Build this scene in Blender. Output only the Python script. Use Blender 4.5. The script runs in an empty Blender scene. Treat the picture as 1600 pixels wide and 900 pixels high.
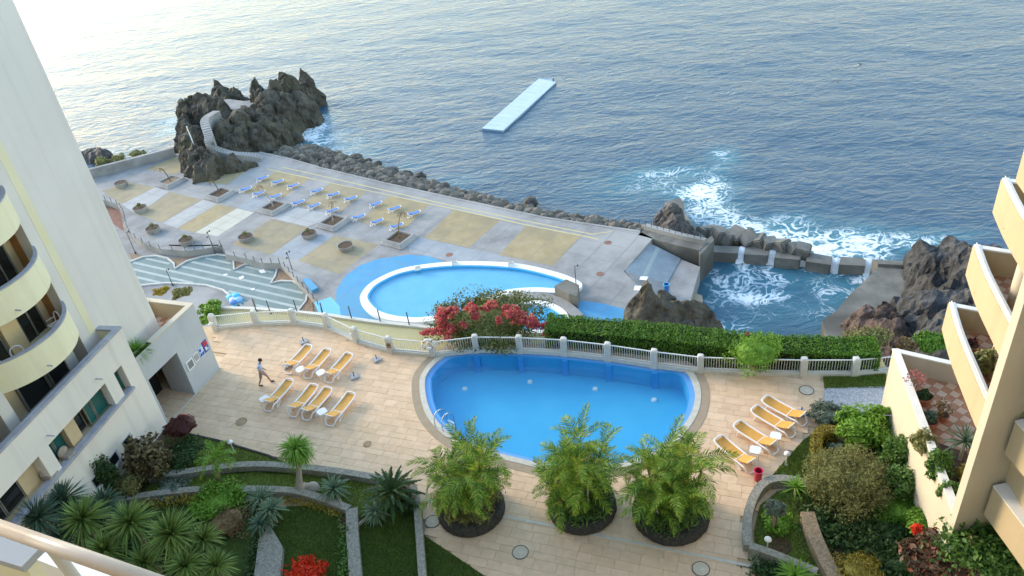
import bpy, bmesh, math, random
import numpy as np
from mathutils import Vector, Matrix, noise
random.seed(7); RNG = np.random.default_rng(7)
C = bpy.context.scene.collection
SC = bpy.context.scene
R_ = math.radians

# ------------------------------------------------------------------ camera
CAM_H = 27.0                       # eye height above the hotel terrace (z = 0)
FPX = 1225.0                       # focal length in pixels of a 1600 wide frame
PITCH, ROLL = R_(33.75), R_(-7.46)
cF = Vector((0, math.cos(PITCH), -math.sin(PITCH)))
_r0 = Vector((1, 0, 0)); _u0 = _r0.cross(cF)
cR = math.cos(ROLL)*_r0 + math.sin(ROLL)*_u0
cU = -math.sin(ROLL)*_r0 + math.cos(ROLL)*_u0
CAM = Vector((0, 0, CAM_H))
cam_data = bpy.data.cameras.new('camera'); cam = bpy.data.objects.new('camera', cam_data); C.objects.link(cam)
cam.matrix_world = Matrix((( cR.x, cU.x, -cF.x, 0), (cR.y, cU.y, -cF.y, 0), (cR.z, cU.z, -cF.z, CAM_H), (0, 0, 0, 1)))
cam_data.sensor_width = 36; cam_data.lens = FPX/1600*36
cam_data.clip_start = 0.1; cam_data.clip_end = 40000
SC.camera = cam

# ------------------------------------------------------------------ sky, sun, exposure
SUN_EL, SUN_AZ = R_(20), R_(-54)       # low evening sun over the sea, to the left (azimuth clockwise from +Y)
w = bpy.data.worlds.new('World'); SC.world = w; w.use_nodes = True
nt = w.node_tree; bg = nt.nodes['Background']
sky = nt.nodes.new('ShaderNodeTexSky'); sky.sky_type = 'NISHITA'; sky.sun_disc = False
sky.sun_elevation = SUN_EL; sky.sun_rotation = SUN_AZ
sky.air_density = 1.45; sky.dust_density = 0.6; sky.ozone_density = 1.1; sky.altitude = 20
nt.links.new(sky.outputs[0], bg.inputs[0]); bg.inputs[1].default_value = 0.15
sd = Vector((math.sin(SUN_AZ)*math.cos(SUN_EL), math.cos(SUN_AZ)*math.cos(SUN_EL), math.sin(SUN_EL)))
sl = bpy.data.lights.new('sun', 'SUN'); sl.energy = 0.85; sl.angle = R_(14); sl.color = (1, 0.79, 0.56)
so = bpy.data.objects.new('sun', sl); C.objects.link(so); so.rotation_euler = sd.to_track_quat('Z', 'Y').to_euler()
SC.view_settings.view_transform = 'Standard'; SC.view_settings.look = 'None'
SC.view_settings.gamma = 1; SC.view_settings.exposure = 1.85; SC.view_settings.use_curve_mapping = False
SC.cycles.max_bounces = 6; SC.cycles.transparent_max_bounces = 12

# ------------------------------------------------------------------ helpers
LOW, SEA = -22.0, -26.0            # bathing platform and sea level

def at(x, y, z=0.0):
    """a point of the horizontal plane at height z, from the photograph's survey grid"""
    d = cF + cR*((x-800)/FPX) - cU*((y-450)/FPX)
    return CAM + d*((z-CAM_H)/d.z)
def pxm(P):                        # pixels (of 1600) per metre at P
    return FPX/((Vector(P)-CAM).dot(cF))
def v2(P): return Vector((P[0], P[1], 0))

class MB:
    """collects geometry, then links it as one mesh object"""
    def __init__(s): s.v = []; s.f = []; s.m = []; s.n = 0; s.sm = False
    def add(s, vs, fs, mi=0):
        b = s.n; s.v.extend([tuple(q) for q in vs]); s.n += len(vs)
        s.f.extend([tuple(i+b for i in f) for f in fs]); s.m.extend([mi]*len(fs)); return s
    def addnp(s, vs, k, mi=0):     # loose faces of k verts each
        b = s.n; s.v.extend(map(tuple, vs.tolist())); s.n += len(vs)
        nf = len(vs)//k; s.f.extend([tuple(range(b+i*k, b+i*k+k)) for i in range(nf)]); s.m.extend([mi]*nf); return s
    def box(s, c, sz, rz=0.0, M=None, mi=0):
        hx, hy, hz = sz[0]/2, sz[1]/2, sz[2]/2
        vs = [Vector((a*hx, b*hy, e*hz)) for e in (-1, 1) for a, b in ((-1,-1),(1,-1),(1,1),(-1,1))]
        Q = M if M is not None else Matrix.Rotation(rz, 3, 'Z')
        return s.add([Q@q+Vector(c) for q in vs], [(3,2,1,0),(4,5,6,7),(0,1,5,4),(1,2,6,5),(2,3,7,6),(3,0,4,7)], mi)
    def bar(s, a, b, wd, h, mi=0):  # rectangular bar from a to b
        a = Vector(a); b = Vector(b); t = (b-a); L = t.length; t.normalize()
        up = Vector((0,0,1)) if abs(t.z) < .95 else Vector((1,0,0))
        y = up.cross(t).normalized(); z = t.cross(y)
        return s.box((a+b)/2, (L, wd, h), M=Matrix((t, y, z)).transposed(), mi=mi)
    def prism(s, poly, z0, z1, mi=0, top=True, bottom=False, side=True, mit=None):
        n = len(poly); A = sum(poly[i][0]*poly[(i+1)%n][1]-poly[(i+1)%n][0]*poly[i][1] for i in range(n))
        if A < 0: poly = list(poly)[::-1]
        vs = [(p[0], p[1], z0) for p in poly]+[(p[0], p[1], z1) for p in poly]
        if side: s.add(vs, [(i, (i+1)%n, n+(i+1)%n, n+i) for i in range(n)], mi)
        if top: s.add([(p[0], p[1], z1) for p in poly], [tuple(range(n))], mi if mit is None else mit)
        if bottom: s.add([(p[0], p[1], z0) for p in poly], [tuple(range(n))[::-1]], mi)
        return s
    def band(s, A, B, z0, z1, mi=0, closed=False):  # wall between two plan polylines
        n = len(A); vs = []
        for a, b in zip(A, B): vs += [(a[0],a[1],z0),(b[0],b[1],z0),(b[0],b[1],z1),(a[0],a[1],z1)]
        fs = []
        for i in range(n if closed else n-1):
            p, q = 4*i, 4*((i+1)%n)
            for k in range(4): fs.append((p+k, q+k, q+(k+1)%4, p+(k+1)%4))
        if not closed: fs += [(0,1,2,3), (4*n-1,4*n-2,4*n-3,4*n-4)]
        s.add(vs, fs, mi); s.fix = True; return s
    def tube(s, pts, r, n=8, cap=True, mi=0):
        pts = [Vector(p) for p in pts]; rs = r if isinstance(r, (list, tuple)) else [r]*len(pts)
        vs = []; prev = None
        for i, p in enumerate(pts):
            t = (pts[min(i+1, len(pts)-1)]-pts[max(i-1, 0)]).normalized()
            a = prev if prev is not None else (Vector((0,0,1)) if abs(t.z) < .9 else Vector((1,0,0)))
            x = (a - t*a.dot(t)).normalized(); prev = x; y = t.cross(x)
            vs += [p + (x*math.cos(2*math.pi*k/n)+y*math.sin(2*math.pi*k/n))*rs[i] for k in range(n)]
        fs = [(i*n+k, i*n+(k+1)%n, (i+1)*n+(k+1)%n, (i+1)*n+k) for i in range(len(pts)-1) for k in range(n)]
        if cap: fs += [tuple(range(n))[::-1], tuple(range((len(pts)-1)*n, len(pts)*n))]
        return s.add(vs, fs, mi)
    def lathe(s, prof, c=(0,0,0), n=24, mi=0):      # prof: (r, z)
        c = Vector(c); vs = [c+Vector((r*math.cos(2*math.pi*k/n), r*math.sin(2*math.pi*k/n), z)) for r, z in prof for k in range(n)]
        fs = [(i*n+k, i*n+(k+1)%n, (i+1)*n+(k+1)%n, (i+1)*n+k) for i in range(len(prof)-1) for k in range(n)]
        return s.add(vs, fs, mi)
    def blob(s, c, r, sub=2, amp=.15, fr=1.5, seed=0, mi=0):
        bm = bmesh.new(); bmesh.ops.create_icosphere(bm, subdivisions=sub, radius=1)
        vs = []
        for q in bm.verts:
            d = 1+amp*noise.noise(q.co*fr+Vector((seed*3.1, seed*1.7, seed)))
            vs.append(Vector((q.co.x*r[0]*d+c[0], q.co.y*r[1]*d+c[1], q.co.z*r[2]*d+c[2])))
        fs = [tuple(x.index for x in f.verts) for f in bm.faces]; bm.free()
        return s.add(vs, fs, mi)
    def build(s, name, mat, parent=None, world=True, smooth=False, fix=False, loc=None):
        me = bpy.data.meshes.new(name); me.from_pydata(s.v, [], s.f)
        mats = mat if isinstance(mat, (list, tuple)) else [mat]
        for m in mats: me.materials.append(m)
        if len(mats) > 1: me.polygons.foreach_set('material_index', s.m)
        if smooth: me.polygons.foreach_set('use_smooth', [True]*len(me.polygons))
        if fix or getattr(s, 'fix', False):
            bm = bmesh.new(); bm.from_mesh(me); bmesh.ops.recalc_face_normals(bm, faces=bm.faces); bm.to_mesh(me); bm.free()
        me.update()
        return link(name, me, parent, world, loc)

def link(name, me, parent=None, world=True, loc=None):
    o = bpy.data.objects.new(name, me); C.objects.link(o)
    if loc is not None: o.location = loc
    if parent is not None:
        o.parent = parent
        if world: o.matrix_parent_inverse = WM[parent.name].inverted()
    WM[o.name] = (WM[parent.name].copy() if (parent is not None and not world) else Matrix.Identity(4)) @ o.matrix_basis
    return o
WM = {}
def tag(o, label=None, cat=None, group=None, kind=None):
    if label: o['label'] = label
    if cat: o['category'] = cat
    if group: o['group'] = group
    if kind: o['kind'] = kind
    return o
def thing(name, label, cat, loc, rz=0.0, group=None, scale=1.0):
    o = bpy.data.objects.new(name, None); C.objects.link(o); o.location = loc; o.rotation_euler = (0, 0, rz); o.scale = (scale,)*3
    o.empty_display_size = .2
    WM[o.name] = Matrix.LocRotScale(Vector(loc), Matrix.Rotation(rz, 3, 'Z').to_quaternion(), Vector((scale,)*3))
    return tag(o, label, cat, group)
def dup(root, loc, rz, label, group=None, scale=None):
    def cp(o, par):
        c = o.copy(); C.objects.link(c)
        if par is not None: c.parent = par
        for ch in o.children: cp(ch, c)
        return c
    r = cp(root, None); r.location = loc; r.rotation_euler = (0, 0, rz); r['label'] = label
    if group: r['group'] = group
    if scale: r.scale = (scale,)*3
    return r
def catmull(P, n=8, closed=True):
    P = [Vector(p) for p in P]; N = len(P); out = []
    rng = range(N) if closed else range(N-1)
    for i in rng:
        if closed: p0, p1, p2, p3 = P[i-1], P[i], P[(i+1)%N], P[(i+2)%N]
        else: p0, p1, p2, p3 = P[max(i-1,0)], P[i], P[i+1], P[min(i+2,N-1)]
        for k in range(n):
            t = k/n
            out.append(.5*((2*p1)+(p2-p0)*t+(2*p0-5*p1+4*p2-p3)*t*t+(3*p1-p0-3*p2+p3)*t**3))
    if not closed: out.append(P[-1])
    return out
def offset(P, d, closed=True):     # plan polyline moved sideways by d (outward when counter-clockwise and d > 0)
    n = len(P); A = sum(P[i][0]*P[(i+1)%n][1]-P[(i+1)%n][0]*P[i][1] for i in range(n)); s = 1 if (A > 0 or not closed) else -1
    out = []
    for i in range(n):
        a = P[i-1] if (closed or i > 0) else P[i]; b = P[(i+1)%n] if (closed or i < n-1) else P[i]
        t = (v2(b)-v2(a)).normalized(); out.append(Vector((P[i][0]+t.y*d*s, P[i][1]-t.x*d*s, 0)))
    return out
def inside(p, poly):
    x, y = p[0], p[1]; r = False; n = len(poly); j = n-1
    for i in range(n):
        xi, yi, xj, yj = poly[i][0], poly[i][1], poly[j][0], poly[j][1]
        if (yi > y) != (yj > y) and x < (xj-xi)*(y-yi)/(yj-yi)+xi: r = not r
        j = i
    return r
def ats(pts, z=0.0): return [at(x, y, z) for x, y in pts]

# ------------------------------------------------------------------ materials
def nodes(name):
    m = bpy.data.materials.new(name); m.use_nodes = True; return m, m.node_tree.nodes, m.node_tree.links, m.node_tree.nodes['Principled BSDF']
def mat(name, c1, c2=None, rough=.7, scale=3.0, bump=0.0, bscale=None, spec=.4, metal=0.0, detail=6.0, c3=None, s3=.35, lo=.35, hi=.65, bd=.02, streak=0.0):
    m, N, L, P = nodes(name)
    P.inputs['Roughness'].default_value = rough; P.inputs['Specular IOR Level'].default_value = spec; P.inputs['Metallic'].default_value = metal
    tc = N.new('ShaderNodeTexCoord')
    if c2 is None: P.inputs['Base Color'].default_value = (*c1, 1)
    else:
        n = N.new('ShaderNodeTexNoise'); n.inputs['Scale'].default_value = scale; n.inputs['Detail'].default_value = detail; n.inputs['Roughness'].default_value = .62
        r = N.new('ShaderNodeValToRGB'); r.color_ramp.elements[0].color = (*c1, 1); r.color_ramp.elements[1].color = (*c2, 1)
        r.color_ramp.elements[0].position = lo; r.color_ramp.elements[1].position = hi
        L.new(tc.outputs['Object'], n.inputs['Vector']); L.new(n.outputs[0], r.inputs[0]); out = r.outputs[0]
        if c3 is not None:            # large worn or stained areas
            n3 = N.new('ShaderNodeTexNoise'); n3.inputs['Scale'].default_value = s3; n3.inputs['Detail'].default_value = 4
            r3 = N.new('ShaderNodeValToRGB'); r3.color_ramp.elements[0].position = .48; r3.color_ramp.elements[1].position = .68
            mx = N.new('ShaderNodeMix'); mx.data_type = 'RGBA'
            L.new(tc.outputs['Object'], n3.inputs['Vector']); L.new(n3.outputs[0], r3.inputs[0]); L.new(r3.outputs[0], mx.inputs['Factor'])
            L.new(out, mx.inputs['A']); mx.inputs['B'].default_value = (*c3, 1); out = mx.outputs['Result']
        if streak:                    # rain streaks running down the render
            mp = N.new('ShaderNodeMapping'); mp.inputs['Scale'].default_value = (2.2, 2.2, .10); n4 = N.new('ShaderNodeTexNoise'); n4.inputs['Scale'].default_value = 1.0; n4.inputs['Detail'].default_value = 6
            r4 = N.new('ShaderNodeMapRange'); r4.inputs['From Min'].default_value = .52; r4.inputs['From Max'].default_value = .72; r4.inputs['To Min'].default_value = 1; r4.inputs['To Max'].default_value = 1-streak
            mu = N.new('ShaderNodeMix'); mu.data_type = 'RGBA'; mu.blend_type = 'MULTIPLY'; mu.inputs['Factor'].default_value = 1
            L.new(tc.outputs['Object'], mp.inputs[0]); L.new(mp.outputs[0], n4.inputs['Vector']); L.new(n4.outputs[0], r4.inputs['Value']); L.new(out, mu.inputs['A']); L.new(r4.outputs[0], mu.inputs['B']); out = mu.outputs['Result']
        L.new(out, P.inputs['Base Color'])
    if bump:
        b = N.new('ShaderNodeBump'); b.inputs['Strength'].default_value = bump; b.inputs['Distance'].default_value = bd
        n2 = N.new('ShaderNodeTexNoise'); n2.inputs['Scale'].default_value = bscale or scale*4; n2.inputs['Detail'].default_value = 5
        L.new(tc.outputs['Object'], n2.inputs['Vector']); L.new(n2.outputs[0], b.inputs['Height']); L.new(b.outputs[0], P.inputs['Normal'])
    return m
def leafmat(name, dark, light, third=None, trans=.25, rough=.5, pos=.6):
    """foliage: every leaf its own tint, some light through the blade"""
    m, N, L, P = nodes(name)
    g = N.new('ShaderNodeNewGeometry'); r = N.new('ShaderNodeValToRGB')
    dark, light, third = [tuple(min(.8, q*1.3) for q in c) if c else None for c in (dark, light, third)]
    r.color_ramp.elements[0].color = (*dark, 1); r.color_ramp.elements[1].color = (*light, 1); r.color_ramp.elements[1].position = pos if third else 1
    if third: e = r.color_ramp.elements.new(.93); e.color = (*third, 1)
    L.new(g.outputs['Random Per Island'], r.inputs[0]); L.new(r.outputs[0], P.inputs['Base Color'])
    P.inputs['Roughness'].default_value = rough; P.inputs['Specular IOR Level'].default_value = .3
    t = N.new('ShaderNodeBsdfTranslucent'); L.new(r.outputs[0], t.inputs['Color'])
    mx = N.new('ShaderNodeMixShader'); mx.inputs[0].default_value = trans
    L.new(P.outputs[0], mx.inputs[1]); L.new(t.outputs[0], mx.inputs[2]); L.new(mx.outputs[0], N['Material Output'].inputs['Surface'])
    return m
def randmat(name, cols, rough=.7, scale=4.0, amt=.25, bump=0.0):
    """each piece (object) has its own tint from the ramp, with a mottled grain"""
    m, N, L, P = nodes(name); P.inputs['Roughness'].default_value = rough; P.inputs['Specular IOR Level'].default_value = .3
    oi = N.new('ShaderNodeNewGeometry'); r = N.new('ShaderNodeValToRGB'); r.color_ramp.interpolation = 'LINEAR'
    els = r.color_ramp.elements; els[0].color = (*cols[0], 1); els[1].color = (*cols[-1], 1)
    for i, c in enumerate(cols[1:-1]): e = els.new((i+1)/(len(cols)-1)); e.color = (*c, 1)
    tc = N.new('ShaderNodeTexCoord'); n = N.new('ShaderNodeTexNoise'); n.inputs['Scale'].default_value = scale; n.inputs['Detail'].default_value = 6
    ob = N.new('ShaderNodeObjectInfo'); ad = N.new('ShaderNodeMath'); ad.operation = 'ADD'; fr = N.new('ShaderNodeMath'); fr.operation = 'FRACT'
    L.new(oi.outputs['Random Per Island'], ad.inputs[0]); L.new(ob.outputs['Random'], ad.inputs[1]); L.new(ad.outputs[0], fr.inputs[0])
    L.new(fr.outputs[0], r.inputs[0])
    hs = N.new('ShaderNodeMix'); hs.data_type = 'RGBA'; hs.blend_type = 'MULTIPLY'; hs.inputs['Factor'].default_value = 1
    mr = N.new('ShaderNodeMapRange'); mr.inputs['To Min'].default_value = 1-amt; mr.inputs['To Max'].default_value = 1+amt
    L.new(n.outputs[0], mr.inputs['Value']); L.new(r.outputs[0], hs.inputs['A'])
    mp = N.new('ShaderNodeVectorMath'); mp.operation = 'ADD'; cb = N.new('ShaderNodeVectorMath'); cb.operation = 'SCALE'; cb.inputs[0].default_value = (37, 91, 53)
    L.new(ob.outputs['Random'], cb.inputs['Scale']); L.new(tc.outputs['Object'], mp.inputs[0]); L.new(cb.outputs[0], mp.inputs[1]); L.new(mp.outputs[0], n.inputs['Vector'])
    L.new(mr.outputs[0], hs.inputs['B']); L.new(hs.outputs['Result'], P.inputs['Base Color'])
    if bump:
        b = N.new('ShaderNodeBump'); b.inputs['Strength'].default_value = bump; b.inputs['Distance'].default_value = .03; L.new(n.outputs[0], b.inputs['Height']); L.new(b.outputs[0], P.inputs['Normal'])
    return m
def poolwater(name, tint, bstr=.02, bsc=1.2):
    m, N, L, P = nodes(name); N.remove(P)
    tr = N.new('ShaderNodeBsdfTransparent'); tr.inputs[0].default_value = (*tint, 1)
    gl = N.new('ShaderNodeBsdfGlossy'); gl.inputs['Roughness'].default_value = .04
    ge = N.new('ShaderNodeNewGeometry'); dt = N.new('ShaderNodeVectorMath'); dt.operation = 'DOT_PRODUCT'; mx = N.new('ShaderNodeMixShader')
    def mth(op, a, b=None, c=None):
        q = N.new('ShaderNodeMath'); q.operation = op; L.new(a, q.inputs[0])
        if b is not None: q.inputs[1].default_value = b
        if c is not None: q.inputs[2].default_value = c
        return q.outputs[0]
    tc = N.new('ShaderNodeTexCoord'); n = N.new('ShaderNodeTexNoise'); n.inputs['Scale'].default_value = bsc; n.inputs['Detail'].default_value = 3
    b = N.new('ShaderNodeBump'); b.inputs['Strength'].default_value = bstr*10; b.inputs['Distance'].default_value = .1
    L.new(tc.outputs['Object'], n.inputs['Vector']); L.new(n.outputs[0], b.inputs['Height']); L.new(b.outputs[0], dt.inputs[0]); L.new(ge.outputs['Incoming'], dt.inputs[1]); L.new(b.outputs[0], gl.inputs['Normal'])
    ab = mth('ABSOLUTE', dt.outputs['Value']); iv = mth('MULTIPLY_ADD', ab, -1, 1); p5 = mth('POWER', iv, 5); fz = mth('MULTIPLY_ADD', p5, .98, .02)
    L.new(fz, mx.inputs[0]); L.new(tr.outputs[0], mx.inputs[1]); L.new(gl.outputs[0], mx.inputs[2]); L.new(mx.outputs[0], N['Material Output'].inputs['Surface'])
    return m
def seamat():
    m, N, L, P = nodes('sea_water')
    tc = N.new('ShaderNodeTexCoord')
    def ns(sc, stretch=(1,1,1), det=4, rot=0, dist=0):
        mp = N.new('ShaderNodeMapping'); mp.inputs['Scale'].default_value = stretch; mp.inputs['Rotation'].default_value = (0,0,rot)
        n = N.new('ShaderNodeTexNoise'); n.inputs['Scale'].default_value = sc; n.inputs['Detail'].default_value = det; n.inputs['Roughness'].default_value = .55
        n.inputs['Distortion'].default_value = dist
        L.new(tc.outputs['Object'], mp.inputs[0]); L.new(mp.outputs[0], n.inputs['Vector']); return n.outputs[0]
    rot = R_(20)
    h1 = ns(.85, (.5,1,1), 9, rot, .8); h2 = ns(.20, (.45,1,1), 5, R_(12), .5)
    ma = N.new('ShaderNodeMath'); ma.operation = 'MULTIPLY_ADD'; ma.inputs[1].default_value = 1.4; L.new(h2, ma.inputs[0]); L.new(h1, ma.inputs[2])
    b = N.new('ShaderNodeBump'); b.inputs['Strength'].default_value = 1.0; b.inputs['Distance'].default_value = SEA_BUMP; L.new(ma.outputs[0], b.inputs['Height'])
    at_ = N.new('ShaderNodeAttribute'); at_.attribute_name = 'foam'
    f1 = ns(.42, (1,1,1), 9, 0, 1.6); f2 = ns(.13, (1,1,1), 6, 0, 1.4)
    rid = N.new('ShaderNodeMath'); rid.operation = 'SUBTRACT'; rid.inputs[1].default_value = .5; L.new(f1, rid.inputs[0])
    ab = N.new('ShaderNodeMath'); ab.operation = 'ABSOLUTE'; L.new(rid.outputs[0], ab.inputs[0])      # thin bright filaments
    s1 = N.new('ShaderNodeMath'); s1.operation = 'MULTIPLY_ADD'; s1.inputs[1].default_value = -7.5; s1.inputs[2].default_value = .62; L.new(ab.outputs[0], s1.inputs[0])
    s2 = N.new('ShaderNodeMath'); s2.operation = 'MULTIPLY_ADD'; s2.inputs[1].default_value = 1.1; L.new(f2, s2.inputs[0]); L.new(s1.outputs[0], s2.inputs[2])
    a2 = N.new('ShaderNodeMath'); a2.operation = 'MULTIPLY_ADD'; a2.inputs[1].default_value = 1.25; a2.inputs[2].default_value = -1.62; L.new(at_.outputs['Fac'], a2.inputs[0])
    sm = N.new('ShaderNodeMath'); sm.operation = 'ADD'; L.new(s2.outputs[0], sm.inputs[0]); L.new(a2.outputs[0], sm.inputs[1])
    rp = N.new('ShaderNodeValToRGB'); rp.color_ramp.elements[0].position = .02; rp.color_ramp.elements[1].position = .62; L.new(sm.outputs[0], rp.inputs[0])
    dc = N.new('ShaderNodeMix'); dc.data_type = 'RGBA'; dc.inputs['A'].default_value = (.042,.088,.14,1); dc.inputs['B'].default_value = (.05,.19,.25,1)
    L.new(at_.outputs['Fac'], dc.inputs['Factor'])
    P.inputs['Roughness'].default_value = .21; P.inputs['IOR'].default_value = 1.333
    L.new(dc.outputs['Result'], P.inputs['Base Color']); L.new(b.outputs[0], P.inputs['Normal'])
    d = N.new('ShaderNodeBsdfDiffuse'); d.inputs[0].default_value = (.74,.80,.84,1); L.new(b.outputs[0], d.inputs['Normal'])
    mx = N.new('ShaderNodeMixShader'); L.new(rp.outputs[0], mx.inputs[0]); L.new(P.outputs[0], mx.inputs[1]); L.new(d.outputs[0], mx.inputs[2])
    L.new(mx.outputs[0], N['Material Output'].inputs['Surface'])
    return m
SEA_BUMP = .26
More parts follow.
